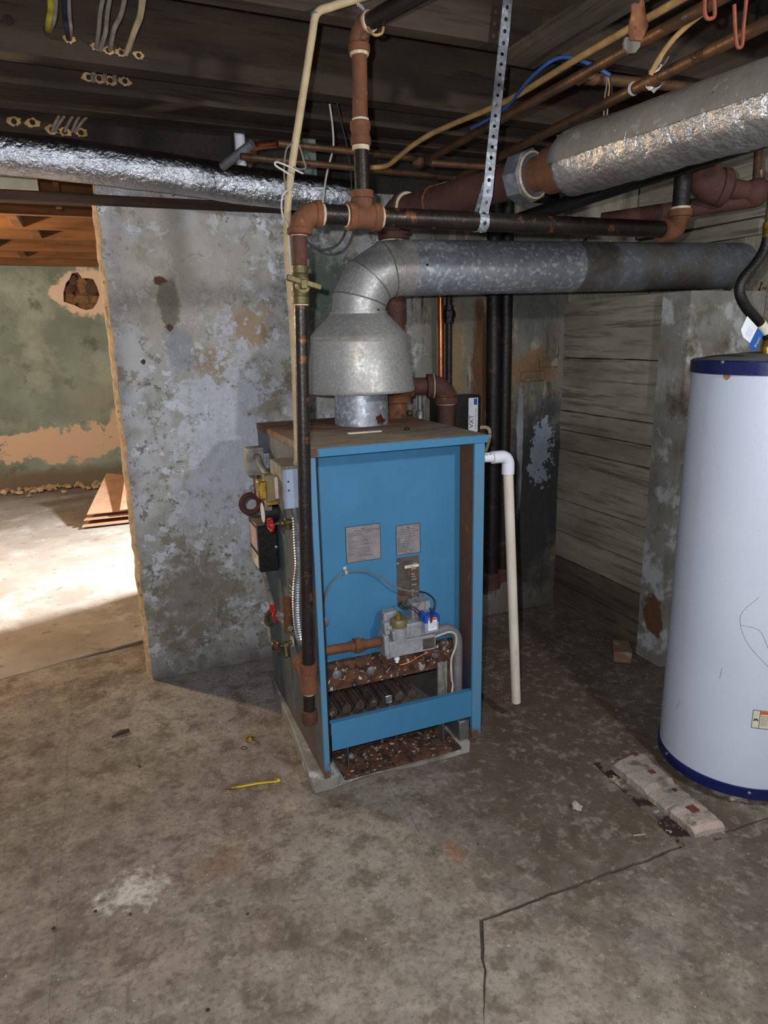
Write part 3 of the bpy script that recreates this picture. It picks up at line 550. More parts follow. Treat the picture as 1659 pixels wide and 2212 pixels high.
# gas train inside the recess
gi = MB(); gi.cyl((.583, 2.135, .535), (.83, 2.135, .527), .0165); gi.build('gas_inlet_pipe', 'rust_iron', boi)
mb = MB(); mb.lathe((.708, 2.135, .531), (1, 0, 0), [(.0185, 0), (.021, .004), (.021, .016), (.0275, .017), (.0275, .04), (.023, .041), (.022, .056), (.0185, .06)], 8); mb.build('union_fitting', 'rust_iron', boi)
gv = MB().box(.846, 1.032, 2.095, 2.172, .473, .535).box(.829, .848, 2.10, 2.17, .482, .56).box(.835, .856, 2.098, 2.165, .468, .50).build('gas_valve', 'cast_aluminium', boi, bev=.003, label='grey cast gas valve with blue ignition block')
MB().box(.862, 1.030, 2.10, 2.178, .535, .572).box(.905, 1.030, 2.098, 2.178, .572, .592).build('valve_upper_body', 'cast_aluminium', gv, bev=.003)
MB().box(.836, .860, 2.115, 2.160, .555, .603).box(.845, .866, 2.108, 2.128, .575, .592).build('valve_side_boss', 'cast_aluminium', gv, bev=.004)
MB().cyl((.893, 2.118, .528), (.893, 2.118, .583), .030).build('knob_base', 'cast_aluminium', gv)
kb = MB().lathe((.893, 2.118, .583), (0, 0, 1), [(.031, 0), (.031, .026), (.028, .030), (.016, .031), (0, .031)], 28).build('control_knob', 'olive_brass', gv)
MB().lathe((.893, 2.118, .612), (0, 0, 1), [(.0125, 0), (.0125, .014), (.008, .016), (.008, .026), (0, .027)], 6).build('brass_hex', 'brass', kb)
MB().box(.845, .905, 2.14, 2.185, .572, .632).build('valve_rear_body', 'cast_aluminium', gv, bev=.006)
MB().box(.955, 1.030, 2.135, 2.185, .592, .652).build('valve_control_box', 'cast_aluminium', gv, bev=.002)
ib = MB().box(.978, 1.034, 2.075, 2.11, .553, .603).build('ignition_module', 'grey_paint_metal', gv, bev=.001)
MB().box(.978, 1.035, 2.074, 2.112, .592, .620).box(.972, .990, 2.09, 2.12, .60, .628).box(1.015, 1.024, 2.09, 2.12, .62, .632).build('blue_connector', 'blue_plastic', gv, bev=.0015)
lb = MB().prism([(0, 0), (.031, 0), (.033, .002), (.033, .046), (.031, .048), (0, .048), (-.002, .046), (-.002, .002)], (.992, 2.0735, .563), X, Z, .0006).build('warning_label', 'paper_white', gv)
MB().box(.991, 1.024, 2.0722, 2.0731, .602, .6105).build('label_header', 'ink_orange', lb)
for i, s in enumerate(('WARNING', 'TURN OFF GAS', 'BEFORE SERVICING', 'DO NOT BYPASS', 'SEE MANUAL')): text(s, .0042, (.993, 2.0728, .5955-.006*i), X, Z, 'ink', lb)
tg = MB().box(.978, 1.026, 2.0938, 2.0948, .482, .524).build('valve_tag', 'plate_dark', gv)
for i, s in enumerate(('VR8200 24V', '60 HZ 0.5A', 'NAT GAS', 'PSI 1/2', 'SERIES 5')): text(s, .0055, (.983, 2.0936, .515-.0075*i), X, Z, 'ink', tg)
MB().lathe((.886, 2.125, .473), (0, 0, -1), [(.013, 0), (.013, .004), (.008, .006), (.008, .014), (.011, .015), (.011, .024), (.007, .026), (.007, .036), (0, .037)], 12).build('pilot_fitting', 'pvc_white', gv)
# tubes and wires in the recess
def tubepart(name, pts, r, m, parent, n=8, k=6, label=None): return MB().tube(smooth(pts, k), r, n).build(name, m, parent, label=label)
tubepart('outlet_conduit', [(1.03, 2.15, .51), (1.08, 2.155, .517), (1.115, 2.155, .515), (1.143, 2.152, .49), (1.152, 2.15, .45), (1.152, 2.15, .35), (1.152, 2.15, .215)], .019, 'grey_conduit', boi, 16, label='grey bent tube dropping from the gas valve')
tubepart('pilot_tube', [(1.03, 2.12, .508), (1.07, 2.118, .517), (1.105, 2.117, .519), (1.127, 2.117, .50), (1.125, 2.117, .455), (1.108, 2.118, .405), (1.110, 2.12, .33), (1.117, 2.125, .28), (1.105, 2.13, .215)], .0045, 'wire_white', boi)
tubepart('copper_pilot_line', [(.886, 2.125, .437), (.895, 2.122, .425), (.935, 2.12, .429), (.985, 2.12, .447), (1.03, 2.12, .45), (1.07, 2.12, .435), (1.10, 2.12, .40), (1.112, 2.12, .33), (1.10, 2.13, .25), (1.04, 2.15, .215)], .0026, 'bright_copper', boi)
def PY(x, y, yy): return on(x, y, 'y', yy)
wire = [PY(700, 1305, 2.19), PY(709, 1272, 2.188), PY(725, 1250, 2.186), PY(748, 1236, 2.185), PY(790, 1234, 2.183), PY(820, 1245, 2.178), PY(850, 1266, 2.17), PY(880, 1276, 2.16), PY(905, 1278, 2.15), PY(912, 1285, 2.13), PY(909, 1300, 2.115), PY(897, 1318, 2.11), PY(895, 1328, 2.108), PY(900, 1336, 2.10)]
tubepart('thermostat_wire', wire, .0032, 'wire_grey', boi)
tubepart('thermostat_wire', [PY(905, 1278, 2.15), PY(920, 1281, 2.12), PY(935, 1292, 2.09), PY(939, 1305, 2.075), PY(934, 1325, 2.07), PY(931, 1345, 2.07)], .0032, 'wire_black', boi)
tubepart('thermostat_wire', [PY(905, 1330, 2.09), PY(890, 1315, 2.10), PY(868, 1314, 2.12), PY(861, 1306, 2.14), PY(868, 1300, 2.16)], .0028, 'wire_black', boi)
tubepart('thermostat_wire', [PY(912, 1328, 2.09), PY(893, 1311, 2.10), PY(872, 1311, 2.12), PY(866, 1304, 2.14)], .0028, 'wire_black', boi)
c = PY(747, 1236, 2.186); MB().box(c.x-.004, c.x+.004, 2.180, 2.199, c.z-.006, c.z+.006).lathe((c.x, 2.199, c.z+.011), (0, -1, 0), [(.007, 0), (.007, .003), (0, .004)], 10).build('wire_clip', 'wire_white', boi)
c = PY(708, 1345, 2.19); MB().lathe((c.x-.014, 2.199, c.z), (0, -1, 0), [(.02, 0), (.02, .006), (.012, .010), (0, .010)], 20).build('knockout_plug', 'galvanized_dark', boi)
# stuff on the boiler top
MB().blob((1.03, 2.33, ZT+.005), (.010, .008, .007), .2, 3).build('plug_cap', 'black_plastic', boi)
MB().bar(PY(752, 940, 2.39)*1, PY(812, 936, 2.37), .012, .006).build('paper_scrap', 'paper_cream', boi) if 0 else MB().box(.80, .93, 2.33, 2.35, ZT+.0002, ZT+.006).build('cement_scrap', 'paper_cream', boi, bev=.002)
# ---------------- controls on the left side of the jacket
sw = MB().box(.490, .560, 2.68, 2.735, 1.075, 1.188).build('junction_box', 'dusty_box_metal', boi, bev=.006, label='speckled steel junction box', seg=2)
MB().box(.503, .548, 2.676, 2.681, 1.09, 1.175).build('box_cover', 'dusty_box_metal', sw, bev=.002)
tubepart('conduit', [(.525, 2.674, 1.155), (.53, 2.655, 1.152), (.535, 2.62, 1.12), (.54, 2.52, 1.10), (.545, 2.40, 1.105), (.548, 2.36, 1.11)], .012, 'dusty_box_metal', sw, 12)
MB().cyl((.527, 2.705, 1.077), (.527, 2.705, 1.02), .013, n=8).build('box_nipple', 'old_brass', sw)
MB().box(.559, .582, 2.69, 2.73, 1.10, 1.16).build('box_bracket', 'steel', sw)
lp = []
for k in range(25):
    a = math.pi/2-2*math.pi*k/24*1.05; lp.append(V((.497+.036*math.cos(a), 2.71+.01*k/24, .955+.036*math.sin(a)))+V((0, 0, 0)))
pt = MB().tube([V((.527, 2.705, 1.03)), V((.525, 2.705, 1.0))]+lp[2:], .0115, 12); pt.build('pigtail_siphon', 'rust_iron_dark', boi, label='rusty curled pigtail siphon')
cb = MB().box(.508, .581, 2.175, 2.345, 1.050, 1.196).build('control_box', 'dusty_box_metal', boi, bev=.002, label='grey steel control box')
MB().box(.511, .580, 2.170, 2.1755, 1.053, 1.186).build('box_door', 'grey_paint_metal', cb, bev=.001)
for z in (1.115, 1.145): MB().lathe((.528, 2.1698, z), (0, -1, 0), [(.0035, 0), (.002, .001), (0, .001)], 10).build('knockout', 'black_plastic', cb)
MB().blob((.565, 2.2, 1.203), (.008, .008, .008), .2, 4).build('conduit_nut', 'steel', cb)
tr = MB().box(.462, .497, 2.235, 2.275, 1.068, 1.160).build('transformer', 'olive_brass', boi, bev=.002, label='brass coloured transformer')
MB().box(.440, .468, 2.228, 2.285, 1.080, 1.142).build('transformer_bell', 'brass', tr, bev=.004)
MB().box(.494, .510, 2.235, 2.275, 1.075, 1.152).build('transformer_bell', 'paper_pinkish', tr, bev=.003)
MB().box(.464, .505, 2.234, 2.278, 1.056, 1.068).build('transformer_foot', 'brass', tr, bev=.001)
ga = MB().lathe((.575, 2.60, .94), (-1, 0, 0), [(.042, 0), (.042, .045), (.046, .046), (.046, .052), (.042, .053)], 28).build('pressure_gauge', 'black_iron_dark', boi, label='round black pressure gauge')
MB().lathe((.527, 2.60, .94), (-1, 0, 0), [(.040, .004), (.040, .005), (0, .0052)], 28).build('dial', 'paper_white', ga)
MB().box(.52, .545, 2.52, 2.545, .965, 1.0).build('gauge_tag', 'dusty_box_metal', ga, bev=.002)
def handwheel(c, axis, r, m, parent):
    u, w, a = frame(V(axis)); mb = MB(); c = V(c); n = 36
    pts = [c+(u*math.cos(t)+w*math.sin(t))*r*(1+.10*math.cos(5*t)) for t in [2*math.pi*k/n for k in range(n+1)]]
    mb.tube(pts, r*.24, 8)
    for k in range(5):
        t = 2*math.pi*k/5; mb.tube([c, c+(u*math.cos(t)+w*math.sin(t))*r], r*.17, 6)
    mb.lathe(c-a*.004, axis, [(r*.3, 0), (r*.3, .010), (0, .011)], 10)
    return mb.build('handwheel', m, parent)
v1 = MB(); v1.cyl((.520, 2.33, .963), (.578, 2.33, .966), .008, n=10); v1.lathe((.528, 2.33, .963), (1, 0, 0), [(.011, 0), (.013, .004), (.013, .012), (.009, .014), (.015, .018), (.015, .034), (.010, .036), (.012, .040), (.012, .048)], 12); v1.cyl((.556, 2.33, .965), (.556, 2.33, .938), .013, n=12)
v1 = v1.build('gauge_glass_valve', 'old_brass', boi, label='upper brass gauge glass valve with red wheel'); MB().cyl((.494, 2.33, .962), (.522, 2.33, .963), .003, n=8).build('stem', 'steel', v1)
handwheel((.494, 2.33, .962), (1, .25, 0), .021, 'red_paint', v1)
# low water cut-off
lw = MB().box(.499, .577, 2.61, 2.79, .69, .885).build('low_water_cutoff', 'black_plastic', boi, bev=.004, label='black low-water cut-off box')
MB().box(.503, .573, 2.615, 2.785, .8851, .8865).build('dust_layer', 'dusty_black', lw)
l1 = MB().box(.4975, .4989, 2.635, 2.775, .775, .868).build('box_label', 'paper_pinkish', lw)
l2 = MB().box(.4975, .4989, 2.635, 2.775, .700, .755).build('box_label', 'paper_cream', lw)
for i, s in enumerate(('LOW WATER', 'CUT-OFF', '24 VOLT')): text(s, .016, (.4973, 2.765, .737-.016*i), -Y, Z, 'ink', l2)
MB().lathe((.570, 2.6095, .79), (0, -1, 0), [(.007, 0), (.007, .003), (.004, .005), (0, .005)], 12).build('cover_screw', 'steel', lw)
MB().lathe((.525, 2.66, .691), (0, 0, -1), [(.014, 0), (.019, .002), (.019, .016), (.014, .018), (.014, .03)], 12).build('conduit_connector', 'steel', lw)
def ribbed(pts, r, m, parent, name='flexible_conduit', pitch=.006, label=None):
    P = smooth(pts, 12); D = [0]
    for a, b in zip(P, P[1:]): D.append(D[-1]+(b-a).length)
    n = int(D[-1]/pitch*2); Q = []; j = 0
    for i in range(n+1):
        d = D[-1]*i/n
        while j < len(D)-2 and D[j+1] < d: j += 1
        Q.append(P[j].lerp(P[j+1], (d-D[j])/max(1e-6, D[j+1]-D[j])))
    return MB().tube(Q, [r*(1 if i % 2 else .82) for i in range(len(Q))], 12).build(name, m, parent, ang=50, label=label)
ribbed([(.525, 2.66, .665), (.528, 2.64, .62), (.532, 2.60, .57), (.54, 2.54, .535), (.55, 2.47, .525), (.56, 2.40, .52)], .0125, 'dusty_box_metal', lw)
ribbed([(.548, 2.19, 1.052), (.549, 2.17, 1.0), (.546, 2.16, .93), (.545, 2.155, .86), (.533, 2.15, .79), (.527, 2.15, .71), (.528, 2.15, .64), (.536, 2.15, .59), (.556, 2.16, .555)], .0165, 'steel', boi, pitch=.009, label='shiny flexible metal conduit')
ribbed([(.566, 2.19, 1.05), (.566, 2.175, .9), (.553, 2.17, .8), (.545, 2.17, .7), (.556, 2.175, .58)], .009, 'steel', boi)
# lower fittings
np_ = MB().cyl((.556, 2.42, .50), (.556, 2.42, .64), .018).build('rusty_nipple', 'rust_iron', boi)
v2 = MB(); v2.cyl((.512, 2.42, .575), (.55, 2.42, .58), .008, n=10); v2.lathe((.520, 2.42, .575), (1, 0, 0), [(.010, 0), (.014, .004), (.014, .018), (.010, .022)], 8); v2 = v2.build('gauge_glass_valve', 'dusty_box_metal', boi, label='lower pair of red-wheeled valves')
handwheel((.500, 2.42, .605), (1, .3, 0), .017, 'red_paint', v2); handwheel((.503, 2.42, .565), (1, .1, .3), .016, 'red_paint', v2)
tubepart('drain_tube', [(.50, 2.44, .595), (.488, 2.46, .57), (.482, 2.47, .54), (.49, 2.47, .525), (.50, 2.46, .53)], .010, 'old_brass', v2, 10)
tubepart('drain_tube', [(.49, 2.47, .53), (.489, 2.47, .49), (.492, 2.47, .45)], .006, 'dusty_box_metal', v2, 8)
v3 = MB(); v3.cyl((.513, 2.43, .440), (.575, 2.43, .452), .009, n=10); v3.lathe((.530, 2.43, .443), (1, 0, 0), [(.012, 0), (.016, .006), (.016, .02), (.011, .024)], 8); v3.tube([(.541, 2.43, .45), (.541, 2.42, .415), (.541, 2.41, .40)], .014, 10); v3 = v3.build('drain_cock', 'old_brass', boi, label='corroded drain cock')
handwheel((.505, 2.43, .440), (1, .3, 0), .026, 'flaking_rust', v3)
MB().lathe((.568, 2.43, .452), (1, 0, 0), [(.022, 0), (.022, .004), (0, .005)], 16).build('escutcheon', 'wire_white', v3)
pn = MB().box(.5795, .5808, 2.30, 2.47, .60, .70).build('side_nameplate', 'plate_dark', boi)
mb = MB()
for z in (.615, .635, .655, .675): mb.box(.5788, .5794, 2.31, 2.46, z, z+.003)
mb.build('ruled_lines', 'ink_light', pn)
MB().cyl((.572, 2.36, .36), (.572, 2.36, .52), .02).build('rusty_nipple', 'rust_iron_dark', boi) if 0 else None

# ================================================================== GAS PIPE
gp = thing('gas_pipe', 'black and rust gas pipe dropping in front of the boiler and crossing overhead', 'pipe', (.523, 2.05, .31))
YG = 2.05
def GP(x, y): return on(x, y, 'y', YG)
bot, top = V((.524, YG, .318)), V((.573, YG, 1.885))
def gz(z): return bot.lerp(top, (z-bot.z)/(top.z-bot.z))
r1 = .0205
def ring(p, a, r, parent, m='pipe_dope', h=.006): return MB().lathe(V(p)-V(a).normalized()*h/2, a, [(r*1.0, 0), (r*1.06, h*.3), (r*1.05, h)], 20).build('pipe_dope', m, parent)
ax = (top-bot).normalized()
MB().lathe(bot, ax, [(.016, 0), (.026, .004), (.028, .012), (.028, .05), (.024, .052)], 24).build('drip_cap', 'rust_iron_dark', gp)
MB().cyl(gz(.365), gz(.44), r1).build('drip_nipple', 'black_iron', gp); ring(gz(.432), ax, r1, gp)
te = MB(); te.lathe(gz(.435), ax, [(.024, 0), (.0295, .003), (.0295, .03), (.027, .034), (.027, .075), (.0295, .078), (.0295, .105), (.025, .108)], 24); te.cyl(gz(.49)+Y*.01, gz(.49)+Y*.09, .025); te.build('tee', 'rust_iron', gp)
el = MB(); el.elbow(gz(.49)+Y*.145, Y, X, .045, .027); el.cyl(gz(.49)+V((.03, .145, 0)), V((.5795, gz(.49).y+.145, gz(.49).z)), .024); el.build('elbow', 'rust_iron', gp)
MB().cyl(gz(.54), gz(1.70), r1).build('riser', 'black_iron', gp); ring(gz(1.70), ax, r1*1.1, gp)
# gas cock
gc = MB(); gc.lathe(gz(1.70), ax, [(.023, 0), (.026, .003), (.026, .022), (.023, .024), (.027, .04), (.027, .07), (.022, .085), (.025, .088), (.025, .108), (.022, .11)], 24); gc.cyl(gz(1.752)+Y*.03, gz(1.752)-Y*.033, .021); gc = gc.build('gas_cock', 'old_brass', gp)
MB().bar(gz(1.762)+V((-.050, -.038, .012)), gz(1.758)+V((.052, -.038, -.012)), .012, .016).box(gz(1.75).x-.010, gz(1.75).x+.010, YG-.046, YG-.03, 1.742, 1.768).build('lever', 'old_brass', gc, bev=.002)
MB().cyl(gz(1.80), gz(1.905), r1*1.1).build('riser', 'rust_iron_dark', gp); ring(gz(1.893), ax, r1*1.18, gp)
E0 = V((.578, YG, 1.953)); ZM = 1.951
el = MB(); el.elbow(V((.578, YG, ZM)), Z, X, .05, .034); el.lathe((.5755, YG, 1.892), ax, [(.030, 0), (.037, .003), (.037, .018), (.034, .02)], 24); el.lathe((.622, YG, ZM), X, [(.034, 0), (.038, .002), (.038, .018), (.032, .02)], 24); el.build('elbow', 'rust_iron', gp)
ring((.646, YG, ZM), X, .029, gp, h=.008)
def bumped(p, q, r, m, name): return MB().cyl(p, q, r, n=28).build(name, m, gp)
bumped((.64, YG, ZM), (.725, YG, ZM), .0285, 'black_iron', 'main_pipe'); ring((.722, YG, ZM), X, .03, gp, h=.009)
te = MB(); te.lathe((.722, YG, ZM), X, [(.034, 0), (.040, .002), (.040, .022), (.036, .025), (.036, .078), (.040, .081), (.040, .102), (.034, .104)], 26); te.cyl((.772, YG, ZM), (.772, YG, ZM+.055), .029); te.lathe((.772, YG, ZM+.048), Z, [(.030, 0), (.034, .002), (.034, .022), (.028, .024)], 24); te.build('tee', 'rust_iron', gp)
ring((.829, YG, ZM), X, .0295, gp, h=.01)
bumped((.82, YG, ZM), (1.925, YG, ZM+.002), .0285, 'black_iron', 'main_pipe')
el = MB(); ring((1.925, YG, ZM), X, .031, gp, h=.012)
el.elbow((1.995, YG, ZM), X, Z, .05, .036); el.lathe((1.915, YG, ZM), X, [(.034, 0), (.041, .002), (.041, .022), (.036, .025), (.036, .035)], 26); el.lathe((1.995, YG, ZM+.045), Z, [(.036, 0), (.042, .003), (.042, .024), (.034, .027)], 26); el.build('elbow', 'rust_iron', gp)
ring((1.995, YG, ZM+.074), Z, .032, gp, h=.012)
bumped((1.995, YG, ZM+.07), (1.995, YG, 2.40), .0295, 'black_iron_dark', 'riser_pipe')
# branch rising from the tee, then forward overhead
u1 = V((.772, YG, ZM+.07)); r3 = .0215
MB().cyl(u1, (.772, YG, 2.145), r3).build('branch_riser', 'black_iron', gp); ring((.772, YG, 2.137), Z, r3*1.12, gp, h=.014)
MB().lathe((.772, YG, 2.142), Z, [(.026, 0), (.030, .003), (.030, .022), (.027, .026), (.027, .04), (.030, .044), (.030, .062), (.025, .065)], 24).build('coupling', 'rust_iron', gp); ring((.773, YG, 2.210), Z, r3*1.08, gp)
MB().cyl((.772, YG, 2.2), (.775, YG, 2.385), r3*1.02).build('branch_riser', 'rust_iron', gp); ring((.775, YG, 2.378), Z, r3*1.2, gp, h=.010)
fwd = V((.35, -.93, .02)).normalized()
el = MB(); el.lathe((.775, YG, 2.38), Z, [(.026, 0), (.031, .003), (.031, .02), (.027, .024), (.027, .04)], 24); el.elbow((.775, YG, 2.445), Z, (fwd-Z*fwd.z).normalized(), .04, .0275); el.build('elbow', 'rust_iron', gp)
pe = V((.775, YG, 2.445)) + (fwd-Z*fwd.z).normalized()*.04
ring(pe+fwd*.004, fwd, .026, gp, h=.012)
MB().cyl(pe, pe+fwd*1.0, .0225).build('branch_run', 'black_iron', gp)

# perforated strap hanger
def strap(path, width, wdir, name, m, label):
    P = [V(p) for p in path]; D = [0]
    for a, b in zip(P, P[1:]): D.append(D[-1]+(b-a).length)
    def at(s):
        s = max(0, min(D[-1], s)); j = 0
        while j < len(D)-2 and D[j+1] < s: j += 1
        return P[j].lerp(P[j+1], (s-D[j])/max(1e-6, D[j+1]-D[j]))
    mb = MB(); cell = .033; n = int(D[-1]/cell); wd = V(wdir).normalized(); hr = .0062
    for i in range(n):
        s0, s1 = i*cell, (i+1)*cell; sc = (s0+s1)/2; k = 12; inner = []; outer_ = []
        for j in range(k):
            a = 2*math.pi*j/k; inner.append((sc+hr*math.cos(a), hr*math.sin(a)))
            ca, sa = math.cos(a), math.sin(a); q = min(cell/2/max(1e-6, abs(ca)), width/2/max(1e-6, abs(sa))); outer_.append((sc+ca*q, sa*q))
        vs = [at(s)+wd*t for s, t in inner+outer_]
        fs = [(j, (j+1) % k, k+(j+1) % k, k+j) for j in range(k)]
        for sx, sy in ((1, 1), (-1, 1), (-1, -1), (1, -1)):   # corners
            vs.append(at(sc+sx*cell/2)+wd*sy*width/2)
        ang = [2*math.pi*j/k for j in range(k)]
        for ci, (sx, sy) in enumerate(((1, 1), (-1, 1), (-1, -1), (1, -1))):
            j = {(1, 1): 1, (-1, 1): 4, (-1, -1): 7, (1, -1): 10}[(sx, sy)]; fs.append((k+j, k+(j+1) % k, 2*k+ci))
        mb.add(vs, fs)
    o = solo(mb, name, m, label, 'strap', base=path[-1])
    for p_ in o.data.polygons: p_.use_smooth = False
    md = o.modifiers.new('thickness', 'SOLIDIFY'); md.thickness = .0014
    return o
st_ = [V((1.292, 2.095, 2.66)), V((1.272, 2.095, 2.47)), V((1.195, YG-.026, 2.149)), V((1.178, YG-.034, 2.02))]+[V((1.172, YG, ZM))+V((0, -math.cos(a), math.sin(a)))*.0315 for a in [math.radians(t) for t in range(50, -181, -14)]]+[V((1.180, YG+.012, 2.0)), V((1.184, YG-.018, 2.05)), V((1.188, YG-.022, 2.09))]
strap(st_, .034, X, 'strap_hanger', 'galvanized', 'perforated galvanized strap holding up the overhead gas pipe')

# ================================================================== DRAFT HOOD + FLUE
HX, HY = .955, 2.615
dh = thing('draft_hood', 'bell-shaped galvanized draft hood standing on the boiler', 'draft hood', (HX, HY, ZT))
MB().lathe((HX, HY, ZT), Z, [(.1085, .0), (.1085, .165)], 48).build('collar', 'galvanized', dh)
mb = MB(); mb.lathe((HX, HY, 0), Z, [(.198, 1.398), (.2165, 1.393), (.219, 1.400), (.2155, 1.408), (.1905, 1.585), (.193, 1.592), (.1905, 1.598), (.194, 1.606), (.1905, 1.613), (.114, 1.690), (.113, 1.70)], 64); mb.build('bell', 'galvanized_dusty', dh, label='flared bell of the draft hood')
MB().lathe((HX, HY, 0), Z, [(.1095, 1.398), (.112, 1.40), (.198, 1.4005)], 48).build('baffle_plate', 'galvanized', dh)
MB().lathe((HX+.06, HY-.1, ZT+.015), (0, -1, .1), [(.022, 0), (.018, .004), (0, .006)], 14).build('rust_spot', 'rust_patch', dh) if 0 else None
fp = thing('flue_pipe', 'spangled galvanized flue running from the draft hood to the chimney wall', 'flue pipe', (HX, HY, 1.695))
rf = .1065; RB = .165; cz = 1.698; ec = V((HX+RB, HY, cz))
def gore(a0, a1, r):
    mb = MB(); pts = []
    for a in (a0, a1): pts.append(ec+V((-math.cos(a), 0, math.sin(a)))*RB)
    vs = []; n = 48
    for a in (a0, a1):
        c = ec+V((-math.cos(a), 0, math.sin(a)))*RB; u = V((-math.cos(a), 0, math.sin(a)))
        k = 1/math.cos((a1-a0)/2) if 0 else 1
        for i in range(n):
            t = 2*math.pi*i/n; vs.append(c+u*math.cos(t)*r*k+Y*math.sin(t)*r)
    mb.add(vs, [(i, (i+1) % n, n+(i+1) % n, n+i) for i in range(n)])
    for a in (a0, a1):    # crimped bead where two gores meet
        u = V((-math.cos(a), 0, math.sin(a))); c = ec+u*RB; d = V((math.sin(a), 0, math.cos(a)))
        mb.tube([c+u*math.cos(t)*r+Y*math.sin(t)*r for t in [2*math.pi*i/n for i in range(n+1)]], .003, 6, caps=False)
    return mb
cuts = [0, math.radians(16), math.radians(44), math.radians(74), math.pi/2]
MB().cyl((HX, HY, 1.690), (HX, HY, cz), rf).build('elbow_throat', 'galvanized_dusty', fp)
for a, b in zip(cuts, cuts[1:]): gore(a, b, rf).build('elbow_gore', 'galvanized_dusty', fp)
q0 = ec+V((0, 0, RB)); d_ = (V((3.12, HY+.055, 1.909))-q0).normalized()
def fpt(x): return q0+d_*((x-q0.x)/d_.x)
MB().lathe(q0-d_*.004, d_, [(rf, 0), (rf, .055), (rf*.985, .056), (rf*.985, .10)], 48).build('elbow_cuff', 'galvanized_dusty', fp)
MB().cyl(fpt(1.172), fpt(1.98), rf*.995, n=56).build('flue_section', 'galvanized', fp)
mb = MB(); mb.lathe(fpt(1.972), d_, [(rf, 0), (rf*1.012, .004), (rf*1.012, .012), (rf, .016), (rf, 1.12)], 56); mb.build('flue_section', 'galvanized_dark', fp)  # far section in darker zinc: the fading of the flash put into colour
for p in (fpt(1.205)+V((0, -rf-.0015, .002)), V((HX+.045, HY-rf*.905-.004, 1.702))): MB().lathe(p, (0, -1, 0), [(.0045, -.002), (.0045, .002), (.002, .004), (0, .004)], 10).build('sheet_screw', 'black_iron_dark', fp)
MB().box(fpt(1.2).x, fpt(2.6).x, HY-.006, HY+.006, 1.965, 1.968).build('lap_seam', 'galvanized_dark', fp) if 0 else None

# ================================================================== STEAM PIPING
sp = thing('steam_pipe', 'rust brown steam riser and header behind the flue', 'pipe', (1.165, 2.74, ZT))
SX, SY = 1.162, 2.745
MB().cyl((SX, SY, ZT), (SX, SY, 1.34), .046).build('riser', 'rust_iron', sp)
te = MB(); te.lathe((SX, SY, 1.325), Z, [(.055, 0), (.066, .003), (.066, .03), (.058, .036), (.06, .06), (.058, .11), (.062, .114), (.062, .136), (.05, .14)], 28); te.blob((SX+.01, SY-.01, 1.39), (.068, .068, .055), .03, 1); te.cyl((SX, SY, 1.392), (SX+.075, SY-.02, 1.392), .046); te.build('tee', 'rust_iron', sp)
hx = V((1.372, 2.68, 1.392)); nd = (hx-V((SX, SY, 1.392))).normalized()
MB().cyl(V((SX, SY, 1.392))+nd*.06, hx-nd*.03, .037).build('nipple', 'rust_iron_dark', sp)
el = MB(); el.elbow(hx+nd*.0, nd, -Z, .062, .046, 20); el.lathe(hx-nd*.085, nd, [(.04, 0), (.052, .002), (.052, .026), (.046, .03)], 24); el.lathe(hx-Z*.045, -Z, [(.046, 0), (.054, .003), (.054, .03), (.045, .033)], 24); el.build('elbow', 'rust_iron_dark', sp)
ring(hx-nd*.056, nd, .0515, sp, h=.004); ring(hx-Z*.079, -Z, .040, sp, h=.004)
MB().cyl(hx-Z*.07, (hx.x, hx.y, .35), .036).build('equalizer', 'rust_iron_dark', sp)
MB().cyl((SX, SY, 1.45), (SX, SY, 2.02), .044).build('riser', 'rust_iron_dark', sp)
MB().lathe((SX, SY, 1.985), Z, [(.05, 0), (.06, .003), (.06, .026), (.05, .03)], 24).build('riser_collar', 'rust_iron_dark', sp); ring((SX, SY-.0, 1.983), Z, .047, sp, h=.006)
H0 = V((SX+.005, SY, 2.085)); H1 = V((1.424, 1.837, 2.102)); hd = (H1-H0).normalized()
el = MB(); el.elbow(H0, Z, hd, .075, .066, 22); el.lathe(H0+hd*.055, hd, [(.066, 0), (.071, .004), (.071, .03), (.062, .034)], 26); el.build('elbow', 'rust_iron_dark', sp)
MB().cyl(H0+hd*.07, H0+hd*.66, .0565, n=28).build('header', 'rust_iron_dark', sp)
ring(H0+hd*.095, hd, .064, sp, h=.004); ring(H0+hd*.245, hd, .0575, sp, 'rust_iron', h=.006)
hu = H0+hd*.66
MB().lathe(hu, hd, [(.06, 0), (.083, .006), (.083, .062), (.066, .066), (.066, .074)], 8).build('union_nut', 'galvanized_dark', sp)
MB().lathe(hu+hd*.066, hd, [(.072, 0), (.072, .005), (.066, .006), (.066, 0)], 28, True).build('pipe_dope', 'pipe_dope', sp)
MB().cyl(hu+hd*.06, hu+hd*.20, .052, n=26).build('nipple', 'rust_iron', sp)
MB().lathe(hu+hd*.125, hd, [(.055, 0), (.068, .004), (.070, .02), (.068, .075), (.055, .08)], 26).build('coupling', 'rust_iron', sp)
F0 = hu+hd*.185; F1 = V((1.64, .95, 2.135)); fd = (F1-F0).normalized()
def foil(pts, r, m, name, seed, n=56, step=.012, end_round=True):
    P = smooth(pts, 20) if len(pts) > 2 else [V(pts[0]).lerp(V(pts[1]), i/160) for i in range(161)]
    def wob(i, a, p):
        e = 1
        if end_round: e = min(1, .72+.28*min(1, (i)/5))
        q = V((math.cos(a)*1.2, math.sin(a)*1.2, i*.13+seed)); q2 = V((math.cos(a)*3, math.sin(a)*3, i*.5+seed))
        return e*(1+.035*noise.noise(q)+.018*noise.noise(q2)+.012*noise.noise(q2*2.3))
    return MB().tube(P, r, n, wob=wob)
fr = thing('insulated_pipe', 'dusty foil-wrapped steam pipe coming forward at the upper right', 'insulated pipe', F0)
